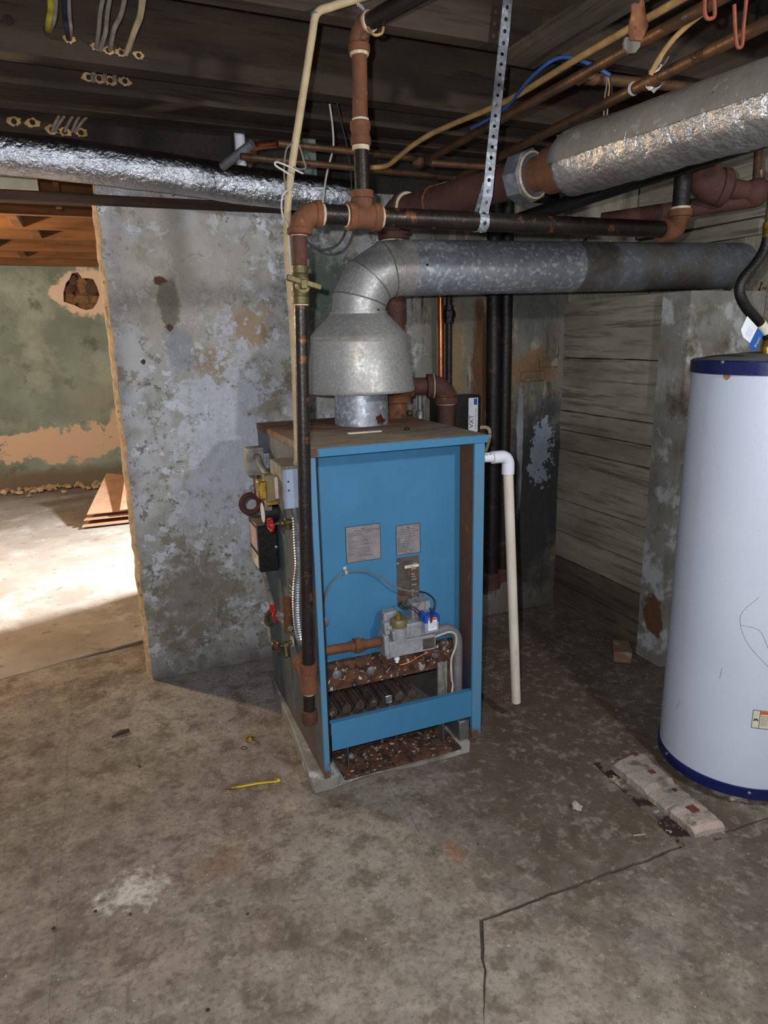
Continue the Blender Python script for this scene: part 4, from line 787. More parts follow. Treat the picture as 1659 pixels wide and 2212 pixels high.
foil([F0, F1], .092, 'foil', 'a', 3).build('foil_jacket', 'foil_dusty', fr, ang=60)
mb = MB(); vs = []; na, nl = 22, 80
sd = fd.cross(Z).normalized(); upv = sd.cross(fd).normalized()
for i in range(nl+1):
    t = i/nl*(F1-F0).length
    for k in range(na+1):
        a = math.radians(-22+ (205+8*noise.noise(V((t*4, 2, 2))))*k/na)
        e = .82+.18*min(1, t/.03)
        vs.append(F0+fd*t+(sd*-math.cos(a)+upv*math.sin(a))*e*(.0965+.002*noise.noise(V((t*6, a*2, 5)))))
mb.add(vs, [(i*(na+1)+k, i*(na+1)+k+1, (i+1)*(na+1)+k+1, (i+1)*(na+1)+k) for i in range(nl) for k in range(na)])
mb.build('dust_coat', 'foil_dust', fr, ang=60, label='dust-coated upper half of the foil')
u_, w2_, a_ = frame(fd)
sm = [F0+fd*t+(-X*.45+Z*.62-fd*(-X*.45+Z*.62).dot(fd)).normalized()*(.093+.003*noise.noise(V((t*9, 1, 1)))) for t in [.02+.9*i/30 for i in range(31)]]
MB().tube(sm, .003, 6).build('foil_seam', 'foil', fr)
mb = MB()
for k in range(26):
    t = random.uniform(.04, .8); an = random.uniform(-.4, 1.7); b = (-X*math.cos(an)+Z*math.sin(an)); b = (b-fd*b.dot(fd)).normalized(); tan = fd.cross(b)
    c = F0+fd*t+b*.0935; dl = (fd*random.uniform(-.5, .5)+tan*random.uniform(-1, 1)).normalized()*random.uniform(.01, .03); mb.tube([c-dl, c+b*.0015, c+dl], [.0008, .0016, .0008], 4)
mb.build('foil_crease', 'foil', fr, kind='stuff')
fl_ = thing('insulated_pipe', 'shiny foil-wrapped pipe passing over the partition at the left', 'insulated pipe', (.3, 3.0, 2.15))
LP = [V((-1.4, 2.96, 2.275)), V((-.25, 2.99, 2.268)), V((.30, 3.0, 2.24)), V((.62, 3.02, 2.215)), V((.95, 3.04, 2.2)), V((1.14, 3.06, 2.192))]
foil(LP, .072, 'foil', 'b', 11, end_round=False).build('foil_jacket', 'foil', fl_, ang=60)
MB().lathe(V((.335, 3.002, 2.237)), (1, 0, -.06), [(.0755, 0), (.0765, .003), (.0755, .006)], 40).build('foil_tape_edge', 'foil', fl_)
MB().lathe(V((1.13, 3.06, 2.192)), (1, 0, 0), [(.06, 0), (.062, .03), (.05, .07), (.03, .08)], 24).build('insulation_end', 'dust_grey', fl_)

# other pipes at the right
ab = thing('plastic_drain_pipe', 'black plastic pipe sloping under the foil-wrapped pipe', 'pipe', dp(1420, 380, 2.5))
pa, pb_ = dp(1720, 276, 2.0), dp(1120, 475, 2.95)
MB().cyl(pa, pb_, .0285).build('pipe', 'black_plastic', ab)
dd = (pb_-pa).normalized(); sgn = (-dd); up_ = (Z-dd*Z.dot(dd)).normalized(); nrm = sgn.cross(up_)
cc = pa.lerp(pb_, .30); text('ASTM D2661  ABS-DWV  NSF', .022, cc+nrm*.0295+sgn*-.16-up_*.008, sgn, up_, 'ink_light', ab) if nrm.dot(CAM-cc) > 0 else text('ASTM D2661  ABS-DWV  NSF', .022, cc-nrm*.0295-up_*.008, -sgn, up_, 'wire_grey', ab)
rc = thing('return_pipe', 'rust coated elbow and pipe run beside the right wall', 'pipe', dp(1515, 400, 2.45))
e0 = dp(1515, 398, 2.5)
m_ = MB(); m_.elbow(e0+V((0, 0, -.01)), -Z, V((.93, -.37, -.05)), .07, .062, 20); m_.cyl(e0+Z*.05, e0+Z*.25, .058); m_.build('elbow', 'rust_iron_dark', rc)
e1 = dp(1632, 416, 2.5); d3 = (e1-e0).normalized()
MB().lathe(e0+d3*.06, d3, [(.06, 0), (.066, .003), (.066, .03), (.04, .05)], 24).build('reducer', 'rust_iron_dark', rc)
MB().cyl(e0+d3*.1, e1, .034).build('run', 'rust_iron_dark', rc)
MB().blob(e1, (.05, .05, .052), .03, 2).build('elbow', 'rust_iron_dark', rc)
MB().cyl(e1-Z*.02, dp(1300, 478, 2.75), .032).build('run', 'rust_iron_dark', rc)
MB().cyl(e1+Z*.03, dp(1643, 250, 2.5), .0145).build('copper_riser', 'old_copper', rc); MB().lathe(dp(1640, 388, 2.5), Z, [(.018, 0), (.018, .03)], 14).build('copper_sleeve', 'old_copper', rc)

# back wall pipes behind the boiler
bw = thing('drain_stack', 'pair of dark iron pipes standing against the back wall', 'pipe', (1.95, 3.18, .1))
MB().cyl((1.925, 3.19, .25), (1.905, 3.19, 2.3), .038).build('pipe', 'black_iron_dark', bw); MB().cyl((1.99, 3.18, .28), (1.975, 3.18, 2.3), .032).build('pipe', 'black_iron_dark', bw)
MB().lathe((1.925, 3.19, .2), Z, [(.05, 0), (.05, .08), (.04, .09)], 20).build('hub', 'rust_iron_dark', bw); MB().lathe((1.99, 3.18, .24), Z, [(.042, 0), (.042, .06), (.034, .07)], 20).build('hub', 'rust_iron_dark', bw)
cp = thing('copper_feed_pipe', 'bright copper feed pipe rising behind the boiler', 'pipe', (1.60, 3.17, 1.0))
MB().cyl((1.595, 3.17, 1.312), (1.592, 3.17, 2.05), .0145).build('pipe', 'bright_copper', cp)
m_ = MB(); m_.cyl((1.59, 3.17, 1.375), (1.50, 3.17, 1.375), .0125); m_.elbow((1.475, 3.17, 1.375), -X, -Z, .025, .0135, 12); m_.cyl((1.475, 3.17, 1.35), (1.475, 3.17, 1.33), .016); m_.build('branch', 'bright_copper', cp)
MB().cyl((1.475, 3.17, 1.33), (1.475, 3.17, .9), .013).lathe((1.475, 3.17, 1.18), Z, [(.013, 0), (.021, .006), (.021, .05), (.013, .06)], 12).build('valve_tail', 'galvanized_dark', cp)
fp2 = thing('black_feed_pipe', 'thin black pipe with a union beside the copper feed', 'pipe', (1.645, 3.18, 1.0))
MB().cyl((1.645, 3.18, 1.312), (1.645, 3.18, 2.05), .0165).build('pipe', 'black_iron_dark', fp2); MB().lathe((1.645, 3.18, 1.66), Z, [(.022, 0), (.027, .01), (.027, .03), (.034, .032), (.034, .06), (.026, .064), (.024, .09)], 8).build('union', 'black_iron_dark', fp2)
vx = thing('water_feeder', 'black automatic water feeder box with a white side label', 'water feeder', (1.67, 3.13, 1.0))
MB().box(1.54, 1.782, 3.085, 3.20, 1.01, 1.305).build('housing', 'black_plastic', vx, bev=.012, seg=2)
MB().box(1.545, 1.60, 3.0815, 3.0845, 1.05, 1.285).build('side_face', 'grey_conduit', vx); MB().box(1.575, 1.58, 3.078, 3.0812, 1.09, 1.20).build('sight_line', 'paper_white', vx); MB().box(1.560, 1.590, 3.079, 3.0812, 1.245, 1.27).build('window', 'black_plastic', vx)
lb = MB().box(1.708, 1.762, 3.0825, 3.0845, 1.118, 1.292).build('product_label', 'paper_white', vx)
text('VXT', .036, (1.736, 3.0823, 1.138), Z, -X, 'ink', lb); text('Programmable Water Feeder', .0088, (1.752, 3.0823, 1.132), Z, -X, 'ink', lb)
MB().box(1.738, 1.757, 3.0815, 3.0824, 1.256, 1.288).build('label_badge', 'ink_blue', lb); text('1 2 3', .008, (1.722, 3.0823, 1.25), Z, -X, 'ink_blue', lb)
MB().tube(smooth([(1.78, 3.1, 1.135), (1.815, 3.09, 1.135), (1.83, 3.08, 1.12), (1.83, 3.08, 1.08), (1.82, 3.08, 1.04), (1.80, 3.07, 1.01)]), .010, 10).build('power_cord', 'cable_tan', vx)
MB().lathe((1.83, 3.08, 1.10), Z, [(.0115, 0), (.0115, .004)], 12).build('cord_tie', 'wire_black', vx)
gb = MB().box(1.36, 1.44, 3.17, 3.235, 1.10, 1.20); solo(gb, 'outlet_box', 'dusty_box_metal', 'small pale box on the back wall behind the steam riser', 'outlet box', bev=.003)
solo(MB().blob((1.40, 3.14, 1.225), (.022, .02, .02), .3, 5), 'brass_valve', 'old_brass', 'small old brass valve above the pale wall box', 'valve')

# PVC relief pipe
pv = thing('pvc_relief_pipe', 'white PVC relief pipe hanging beside the boiler', 'pipe', (1.40, 2.2, .1))
PT = dp(1098, 985, 2.56); PB = on(1115, 1516, 'y', PT.y+.02)
st0 = V((1.226, PT.y+.01, PT.z+.003))
MB().cyl(st0, PT-X*.03, .0185).build('stub', 'pvc_white', pv)
MB().lathe(st0+X*.002, X, [(.024, 0), (.026, .003), (.020, .008)], 20).build('bushing', 'pvc_white', pv)
text('SCH 40', .014, st0+V((.03, -.0192, .006)), X, Z, 'ink', pv)
m_ = MB(); m_.elbow(PT, X, -Z, .03, .0235, 20); m_.cyl(PT-X*.07, PT-X*.028, .0235); m_.cyl(PT-Z*.028, PT-Z*.068, .0240); m_.build('elbow', 'pvc_white', pv)
MB().tube([PT-Z*.05, PB], .0195, 20, caps=True).build('drop_pipe', 'pvc_stained', pv)
MB().blob((1.245, 2.40, .36), (.035, .03, .05), .5, 8, 3).build('return_tapping', 'flaking_rust', boi, label='crusted rusty tapping low on the side')

# ================================================================== WATER HEATER
WX, WY, WR = 2.056, 1.627, .264
wh = thing('water_heater', 'white water heater with navy bands at the right edge', 'water heater', (WX, WY, 0))
MB().lathe((WX, WY, .075), Z, [(WR, 0), (WR, 1.40)], 96).build('tank', 'heater_enamel', wh)
MB().lathe((WX, WY, .035), Z, [(WR-.01, 0), (WR+.004, .002), (WR+.005, .040), (WR, .042)], 96).build('base_band', 'navy_enamel', wh)
MB().lathe((WX, WY, 1.463), Z, [(WR, 0), (WR+.005, .002), (WR+.005, .040), (WR-.003, .044)], 96).build('top_band', 'navy_enamel', wh)
MB().lathe((WX, WY, 1.505), Z, [(WR-.004, 0), (WR*.8, .010), (WR*.3, .022), (0, .024)], 64).build('lid', 'dusty_lid', wh)
for a in (math.radians(-150+0), math.radians(-75), math.radians(-190)):
    p = V((WX+math.cos(a)*.27, WY+math.sin(a)*.27, 0)); MB().lathe((p.x-.07*math.cos(a), p.y-.07*math.sin(a), 0), Z, [(.035, 0), (.035, .034)], 14).build('foot', 'dusty_box_metal', wh)
def on_tank(px, py):
    d = ray(px, py); a = d.x**2+d.y**2; b = 2*(-(d.x*WX)-(d.y*WY)); c = WX**2+WY**2-WR**2; t = (-b-math.sqrt(max(0, b*b-4*a*c)))/(2*a); return CAM+d*t
for px, py, zf in ((1563, 782, 1), (1443, 1627, 0), (1618, 1711, 0)):
    p = on_tank(px, py); nrm_ = V((p.x-WX, p.y-WY, 0)).normalized(); MB().lathe(V((WX, WY, p.z))+nrm_*(WR+.004), nrm_, [(.006, 0), (.006, .003), (.003, .005), (0, .005)], 12).build('band_screw', 'steel', wh)
p = on_tank(1572, 795); p.z = 1.457; nr = V((p.x-WX, p.y-WY, 0)).normalized(); tn = Z.cross(nr)
MB().prism([(-.013, .008), (.013, .008), (.012, 0), (.003, -.009), (-.004, -.007), (-.012, 0)], V((WX, WY, p.z))+nr*(WR+.0004), tn, Z, .0008).build('tape_remnant', 'cable_ochre', wh)
# curved warning label
def tank_patch(a0, a1, z0, z1, r, n=10):
    mb = MB(); vs = []
    for i in range(n+1):
        a = a0+(a1-a0)*i/n
        for z in (z0, z1): vs.append((WX+math.cos(a)*r, WY+math.sin(a)*r, z))
    return mb.add(vs, [(2*i, 2*i+2, 2*i+3, 2*i+1) for i in range(n)])
pl0 = on_tank(1628, 1534); pl1 = on_tank(1632, 1572); a0 = math.atan2(pl0.y-WY, pl0.x-WX); zt, zb_ = pl0.z, pl1.z
aw = .34
lab = tank_patch(a0, a0+aw, zb_, zt, WR+.0006).build('warning_label', 'paper_cream', wh)
tank_patch(a0-.006, a0, zb_-.002, zt+.002, WR+.0008, 1).build('label_border', 'ink', lab)
for z in (zt, zb_-.002): tank_patch(a0-.006, a0+aw, z, z+.002, WR+.0008).build('label_border', 'ink', lab)
tank_patch(a0+.075, a0+.082, zb_, zt, WR+.0008, 1).build('label_border', 'ink', lab)
tank_patch(a0+.084, a0+aw, zt-.012, zt-.001, WR+.0009).build('label_header', 'ink_orange', lab)
def tank_xy(s, z): a = a0+s/WR; return V((WX+math.cos(a)*(WR+.0010), WY+math.sin(a)*(WR+.0010), z))
zc = (zt+zb_)/2-.002
burst = [(-.0075, -.006), (-.0085, .0), (-.006, -.001), (-.0055, .007), (-.0025, .002), (.0, .004), (.002, .0075), (.003, .002), (.0065, .004), (.0055, -.001), (.0080, -.006), (.004, -.004), (0, -.001), (-.004, -.004)]
tri = geometry.tessellate_polygon([[V((x, y, 0)) for x, y in burst]])
MB().add([tank_xy(.0105+x, zc+y) for x, y in burst], tri).build('burst_symbol', 'ink', lab)
tdir = V((-math.sin(a0+.12), math.cos(a0+.12), 0))
for i, s in enumerate(('Flammable', 'Vapors from', 'flammable', 'liquids will', 'explode and', 'catch fire')): text(s, .0062, tank_xy(.024, zt-.0195-.0064*i)+V((math.cos(a0+.12), math.sin(a0+.12), 0))*.0006, tdir, Z, 'ink', lab)
for pts in (((1640, 1290), (1600, 1330), (1612, 1385), (1659, 1440)), ((1600, 1350), (1640, 1362), (1659, 1400)), ((1560, 1442), (1555, 1465)), ((1470, 1512), (1462, 1530))):
    q = []
    for x_, y_ in pts:
        p = on_tank(x_, y_); n_ = V((p.x-WX, p.y-WY, 0)).normalized(); q.append(V((WX, WY, p.z))+n_*(WR+.0003))
    MB().tube([V((WX, WY, p.z))+V((p.x-WX, p.y-WY, 0)).normalized()*(WR+.0003) for p in smooth(q, 6)], .0006, 5).build('scratch', 'wire_grey', wh)
# drain / hot nipple and hose
hs = thing('water_connector', 'black braided water connector with brass collars above the heater', 'hose', (1.95, 1.6, 1.52))
HP = [on(1660, 505, 'y', 1.6), on(1652, 537, 'y', 1.6), on(1632, 570, 'y', 1.6), on(1605, 603, 'y', 1.6), on(1598, 632, 'y', 1.6), on(1612, 664, 'y', 1.6), on(1638, 694, 'y', 1.6), on(1655, 716, 'y', 1.6), on(1661, 735, 'y', 1.6)]
MB().tube(smooth(HP), .0155, 18).build('hose', 'hose_black', hs)
MB().tube(smooth(HP[5:8], 6)[7:], .0168, 18).build('paper_sleeve', 'paper_cream', hs)
def brass_collar(p, d, L): return MB().lathe(p, d, [(.0155, 0), (.018, .002), (.0165, .008), (.019, .011), (.0165, .016), (.019, .019), (.0165, .024), (.019, .027), (.0175, L)], 20).build('brass_collar', 'brass', hs)
brass_collar(HP[0]-Z*.012, Z, .045); brass_collar(HP[-1]+Z*.006, -Z, .045)
MB().cyl(HP[0]+Z*.03, HP[0]+Z*.16, .014).build('nipple', 'old_brass', hs)
MB().cyl(HP[-1]-Z*.03, V((HP[-1].x, HP[-1].y, 1.512)), .0125).build('nipple', 'brass', hs)
tu = (on(1655, 700, 'y', 1.575)-on(1612, 682, 'y', 1.575)); T0 = on(1595, 712, 'y', 1.575)
ta, tb = on(1614, 683, 'y', 1.58), on(1594, 714, 'y', 1.575); tc, td = on(1636, 742, 'y', 1.575), on(1650, 722, 'y', 1.58)
U_ = (td-ta).normalized(); Wd = (ta-tb); Wd = (Wd-U_*Wd.dot(U_)).normalized(); Ll = (td-ta).length; Hh = (ta-tb).dot(Wd)
# tag: white half and blue half, hanging from the hose
tgp = [(0, 0), (Ll*.62, 0), (Ll*.62, -Hh), (Ll*.25, -Hh*1.05), (.002, -Hh*.85)]
tagm = MB().prism(tgp, ta, U_, Wd, .0006).build('tag', 'paper_white', hs)
bl = MB().prism([(Ll*.62, 0), (Ll*1.0, -.002), (Ll*1.0, -Hh), (Ll*.86, -Hh*1.25), (Ll*.72, -Hh*1.2), (Ll*.62, -Hh)], ta, U_, Wd, .0006).build('tag_blue_end', 'ink_blue', hs)
text('BrassC', .0125, ta+U_*Ll*.93-Wd*Hh*.95-U_.cross(Wd)*0, Wd, -U_, 'ink_yellow', bl, lift=.0012)
for i in range(3): text('product care line', .004, ta+U_*Ll*(.30+.09*i)-Wd*Hh*.85, Wd, -U_, 'ink_blue', tagm, lift=.0012)

# ================================================================== OVERHEAD PIPES AND CABLES
def zp(x, y, z): return on(x, y, 'z', z)
c1 = thing('copper_pipe', 'upper tarnished copper pipe running back below the joists then turning left', 'pipe', zp(1250, 165, 2.3))
a, b, e = zp(1640, -50, 2.30), zp(1250, 165, 2.30), zp(925, 345, 2.30)
MB().cyl(a, e, .0142).build('run', 'old_copper', c1); MB().lathe(zp(1275, 157, 2.30), (b-a), [(.017, 0), (.017, .05)], 14).build('coupling', 'old_copper', c1)
l_ = zp(600, 310, 2.30); MB().tube(smooth([e, e+(l_-e).normalized()*.05, l_], 5), .0125, 12).build('run', 'old_copper', c1)
MB().blob(e, (.024, .024, .022), .1, 4).build('elbow', 'old_copper', c1)
m_ = MB(); q = zp(548, 318, 2.30); m_.tube(smooth([l_, q, zp(535, 345, 2.27)], 5), .0145, 12); m_.build('elbow', 'bright_copper', c1)
c2 = thing('copper_pipe', 'lower tarnished copper pipe with a pale taped joint, turning left behind the strap', 'pipe', zp(1330, 215, 2.24))
a, e = zp(1740, 8, 2.24), zp(985, 385, 2.24); MB().cyl(a, e, .0148).build('run', 'old_copper', c2)
jt = zp(1412, 172, 2.24); dj = (a-e).normalized(); MB().lathe(jt-dj*.03, dj, [(.019, 0), (.021, .01), (.021, .04), (.017, .06)], 16).build('coupling', 'old_copper', c2); MB().blob(jt-V((0, 0, .004)), (.018, .018, .022), .5, 3).build('solder_paste', 'wire_white', c2); ring(zp(1368, 192, 2.24), dj, .0165, c2, 'wire_white', .004)
l_ = zp(520, 338, 2.24); MB().tube([e, l_], .0122, 12).build('run', 'old_copper', c2); MB().blob(e, (.024, .024, .022), .1, 5).build('elbow', 'old_copper', c2)
c3 = thing('copper_branch', 'short copper branch running right behind the lower copper pipe', 'pipe', (1.5, 1.9, 2.33)); MB().cyl(on(1262, 168, 'y', 1.9), on(1560, 195, 'y', 1.9), .0155).build('run', 'old_copper', c3); MB().lathe(on(1262, 168, 'y', 1.9), X, [(.018, 0), (.018, .04)], 12).build('coupling', 'old_copper', c3)
c4 = thing('copper_branch', 'copper crossover below the joists between strap and steam elbow', 'pipe', (1.5, 2.85, 2.22)); MB().cyl(zp(930, 352, 2.22), zp(1180, 368, 2.22), .0125).build('run', 'old_copper', c4); MB().blob(zp(905, 350, 2.24), (.026, .022, .022), .2, 5).build('elbow', 'old_copper', c4)
c5 = thing('copper_tee', 'copper tee and stubs above the foil pipe by the partition', 'pipe', zp(530, 340, 2.28)); m_ = MB(); m_.cyl(zp(545, 310, 2.30), zp(480, 360, 2.24), .016); m_.build('stub', 'galvanized_dark', c5); m_ = MB(); m_.tube([zp(548, 318, 2.30), zp(538, 345, 2.27), zp(540, 358, 2.24)], [.016, .02, .008], 12); m_.build('tee', 'old_copper', c5)
wp = on(519, 322, 'y', 3.42); solo(MB().cyl(V((wp.x, wp.y, 2.26)), V((wp.x, wp.y, 2.70)), .024), 'white_stub_pipe', 'pvc_white', 'short white pipe stub above the left foil pipe', 'pipe')
c6 = thing('plastic_feed_line', 'thin pale plastic line above the rust brown header', 'pipe', zp(1000, 395, 2.19)); MB().tube([zp(905, 418, 2.17), zp(960, 400, 2.18), zp(1140, 376, 2.2)], .012, 12).build('line', 'cable_tan', c6); MB().lathe(zp(950, 403, 2.18), X, [(.02, 0), (.02, .02), (.014, .021)], 12).build('fitting', 'black_iron_dark', c6)
def cable(name, pts, r, m, label, cat='cable', group=None, k=6, n=10): return solo(MB().tube(smooth(pts, k), r, n), name, m, label, cat, group)
cable('tan_cable', [zp(x, y, z) for x, y, z in ((1520, -30, 2.33), (1250, 125, 2.33), (1100, 215, 2.33), (985, 265, 2.33), (930, 290, 2.32), (890, 315, 2.30), (860, 340, 2.27), (835, 358, 2.25), (800, 362, 2.24))], .0095, 'cable_ochre', 'ochre cable sagging along the copper pipes')
cable('blue_cable', [zp(1318, 163, 2.29), zp(1265, 135, 2.33), zp(1207, 125, 2.36), zp(1150, 165, 2.34), zp(1100, 225, 2.32), zp(1060, 255, 2.31), zp(1018, 277, 2.30)], .0055, 'cable_blue', 'bright blue cable looped over the plank end')
hw = on(1310, 162, 'y', 1.85)
for i, (dx, ye, m) in enumerate(((-6, 250, 'wire_grey'), (0, 262, 'cable_ochre'), (5, 225, 'wire_black'))):
    cable('stripped_wire', [on(1312+dx*.4, 160, 'y', 1.86), on(1316+dx, 185, 'y', 1.855), on(1314+dx*1.3, 210, 'y', 1.85), on(1310+dx, ye, 'y', 1.85)], .0025, m, ('grey', 'tan', 'black')[i]+' stripped wire end hanging from the blue cable', 'wire', 'stripped ends of the blue cable')
fc = thing('frayed_cable', 'brown cable with frayed copper strands touching the lower copper pipe', 'cable', on(1405, 160, 'y', 1.5))
FC = [on(1575, -30, 'y', 1.32), on(1530, 18, 'y', 1.36), on(1485, 55, 'y', 1.42), on(1450, 90, 'y', 1.46), on(1425, 125, 'y', 1.49), on(1405, 162, 'y', 1.51)]
MB().tube(smooth(FC), .0065, 10).build('sheath', 'cable_ochre', fc)
for i, (x, y, m) in enumerate(((1440, 95, 'wire_white'), (1432, 105, 'bright_copper'), (1445, 122, 'wire_grey'), (1428, 140, 'wire_white'))):
    MB().tube(smooth([on(1407, 160, 'y', 1.505), on((1407+x)/2+6, (160+y)/2, 'y', 1.5), on(x, y, 'y', 1.49)]), .0018, 6).build('strand', m, fc)
# rusty hanger plate
hp = thing('pipe_hanger_plate', 'brown rusty pear-shaped hanger plate above the copper pipes', 'hanger', on(1378, 60, 'y', 1.5))
oo = on(1378, 60, 'y', 1.5); uu = X; sc_ = 1.62/F_PX
def pxpoly(pts, yy): return [((on(x, y, 'y', yy)-oo).x, (on(x, y, 'y', yy)-oo).z) for x, y in pts]
MB().prism(pxpoly([(1362, 28), (1360, 12), (1368, 8), (1378, 10), (1380, -10), (1386, -10), (1389, 10), (1391, 28), (1397, 45), (1397, 60), (1390, 75), (1383, 90), (1360, 88), (1356, 68), (1358, 48)], 1.5), oo, X, Z, .006).build('plate', 'rust_iron', hp, bev=.001)
MB().prism(pxpoly([(1352, 80), (1362, 78), (1384, 82), (1384, 100), (1374, 113), (1360, 115), (1350, 105), (1348, 92)], 1.5), oo+V((0, .006, 0)), X, Z, .005).build('lower_plate', 'dust_grey', hp)
c = on(1374, 60, 'y', 1.492); MB().lathe(c, (0, -1, 0), [(.004, 0), (.003, .002), (0, .003)], 10).build('rivet', 'rust_iron', hp)
# pipe hooks
for i, (pts, lab_) in enumerate(((((1524, -20), (1522, 20), (1526, 38), (1536, 40), (1544, 30), (1541, -20)), 'orange painted pipe hook on the upper copper pipe'), (((1586, 10), (1588, 60), (1592, 98), (1600, 102), (1604, 92), (1606, 60), (1613, -10)), 'orange painted pipe hook on the lower copper pipe'))):
    cable('pipe_hook', [on(x, y, 'y', 1.28+.0*i) for x, y in pts], .004, 'orange_hook', lab_, 'hook', k=5, n=8)
# tan armoured cable dropping at the gas pipe, with thin wires wound round it
yc = 2.16
CV = [on(800, -12, 'y', 2.03), on(755, 2, 'y', 2.05), on(715, 15, 'y', 2.07), on(684, 30, 'y', 2.09), on(674, 80, 'y', 2.10), on(660, 170, 'y', 2.11), on(646, 260, 'y', 2.11), on(632, 350, 'y', 2.12), on(622, 440, 'y', 2.13), on(621, 540, 'y', 2.13), on(628, 640, 'y', 2.13), on(636, 760, 'y', 2.12), on(640, 880, 'y', 2.115), on(643, 985, 'y', 2.11), V((.560, 2.168, 1.205))]
tcb = thing('armoured_cable', 'thick tan cable dropping from the joists beside the gas pipe', 'cable', (.56, 2.12, 1.2))
MB().tube(smooth(CV, 8), .0112, 12).build('sheath', 'cable_tan', tcb)
for i in range(4): MB().tube(smooth([on(757, 0, 'y', 2.05), on(768+4*i, 2+3*i, 'y', 2.045), on(774+5*i, 14+4*i, 'y', 2.04)]), .0025, 6).build('strand', 'wire_white', tcb)
MB().lathe(on(680, 32, 'y', 2.09), (0, 0, 1), [(.0125, 0), (.0125, .004)], 12).build('staple', 'steel', tcb)
cable('thin_white_wire', [on(x, y, 'y', 2.09) for x, y in ((655, 375), (640, 368), (620, 358), (597, 350), (596, 358), (618, 372), (632, 385), (628, 405), (612, 420), (608, 445), (612, 470), (622, 490), (627, 560), (630, 610))], .0028, 'wire_white', 'thin white wire wound round the tan cable', 'wire')
cable('thin_grey_wire', [on(x, y, 'y', 2.11) for x, y in ((622, 420), (616, 400), (614, 360), (620, 320), (640, 308), (650, 325), (657, 350), (660, 362), (648, 366), (634, 360))], .0026, 'wire_grey', 'thin grey wire looped behind the tan cable', 'wire')
cable('loop_wire', [on(x, y, 'y', 2.13) for x, y in ((655, 500), (662, 520), (680, 534), (700, 540), (725, 532), (742, 512), (747, 490), (745, 470))], .0036, 'wire_black', 'dark wire loop hanging below the gas main', 'wire')
cable('hanging_white_wire', [on(x, y, 'y', 2.75) for x, y in ((712, 225), (718, 270), (720, 315), (712, 350), (705, 380), (699, 420), (696, 452))], .0038, 'wire_white', 'pale wire hanging from the joist in front of the foil pipe', 'wire')
cable('hanging_dark_wire', [on(x, y, 'y', 2.75) for x, y in ((728, 222), (735, 255), (750, 320), (758, 380), (760, 440))], .003, 'wire_black', 'dark wire hanging beside the gas branch riser', 'wire')
cable('hook_nail', [on(535, -5, 'y', 2.70), on(536, 10, 'y', 2.69), on(540, 22, 'y', 2.68), on(534, 28, 'y', 2.69)], .004, 'rust_iron_dark', 'small rusty bent nail in the joist at the top', 'nail')
cable('wire_hanger', [on(787, 28, 'y', 2.06), on(795, 58, 'y', 2.0), on(808, 75, 'y', 1.97), on(824, 72, 'y', 1.97), on(828, 60, 'y', 1.98)], .004, 'cable_ochre', 'rusty wire hanger under the overhead gas branch', 'wire')
# cables going through the bored joists at the left
cs = [(((108, -20), (110, 20), (106, 45), (104, 66)), 'cable_yellow', .010, 'yellow cable entering the first bored joist'), (((121, -20), (120, 20), (116, 45), (108, 68)), 'cable_grey', .007, 'grey cable beside the yellow one in the first joist'),
      (((138, -20), (140, 30), (144, 60), (148, 84)), 'cable_navy', .008, 'dark navy cable entering the first bored joist'), (((149, -20), (150, 30), (153, 60), (152, 84)), 'cable_grey', .006, 'thin grey cable beside the navy one'),
      (((226, -20), (217, 25), (214, 60), (209, 102)), 'cable_grey', .007, 'first grey cable of the bundle in the first joist'), (((240, -20), (232, 30), (228, 70), (216, 108)), 'cable_grey', .007, 'second grey cable of the bundle in the first joist'),
      (((273, -20), (262, 30), (246, 65), (238, 108)), 'cable_grey', .0075, 'third grey cable of the bundle, bent in the middle'), (((306, -20), (302, 30), (290, 65), (272, 117)), 'cable_tan', .0075, 'fourth cable of the bundle, nearest the empty hole'), (((314, -20), (306, 35), (293, 68), (278, 110)), 'cable_tan', .006, 'rightmost thin cable of the bundle in the first joist')]
for pts, m, r, lab_ in cs: cable('joist_cable', [on(x, y, 'y', 2.60 if i < len(pts)-1 else 2.712) for i, (x, y) in enumerate(pts)], r, m, lab_, 'cable', 'cables through the bored joists', n=8)
for i, (x, w_) in enumerate(((200, 'leftmost'), (226, 'middle'), (248, 'rightmost'))):
    cable('joist_cable', [on(x+2, 155, 'y', 2.95), on(x, 164, 'y', 2.99), on(x+1, 176, 'y', 3.02)], .008, 'cable_grey', w_+' grey cable in the second bored joist', 'cable', 'cables through the bored joists', n=8)
for i, (x0_, x1_) in enumerate(((128, 112), (140, 118), (158, 140), (172, 156), (190, 162))):
    cable('joist_cable', [on(x0_, 250, 'y', 3.42), on((x0_+x1_)/2-1, 266, 'y', 3.45), on(x1_, 284, 'y', 3.49)], .006, 'cable_grey', ('first', 'second', 'third', 'fourth', 'fifth')[i]+' grey cable of the fan above the left foil pipe', 'cable', 'cables above the left foil pipe', n=8)

# ================================================================== THINGS ON THE FLOOR
def fz(x, y, z=0): return on(x, y, 'z', z)
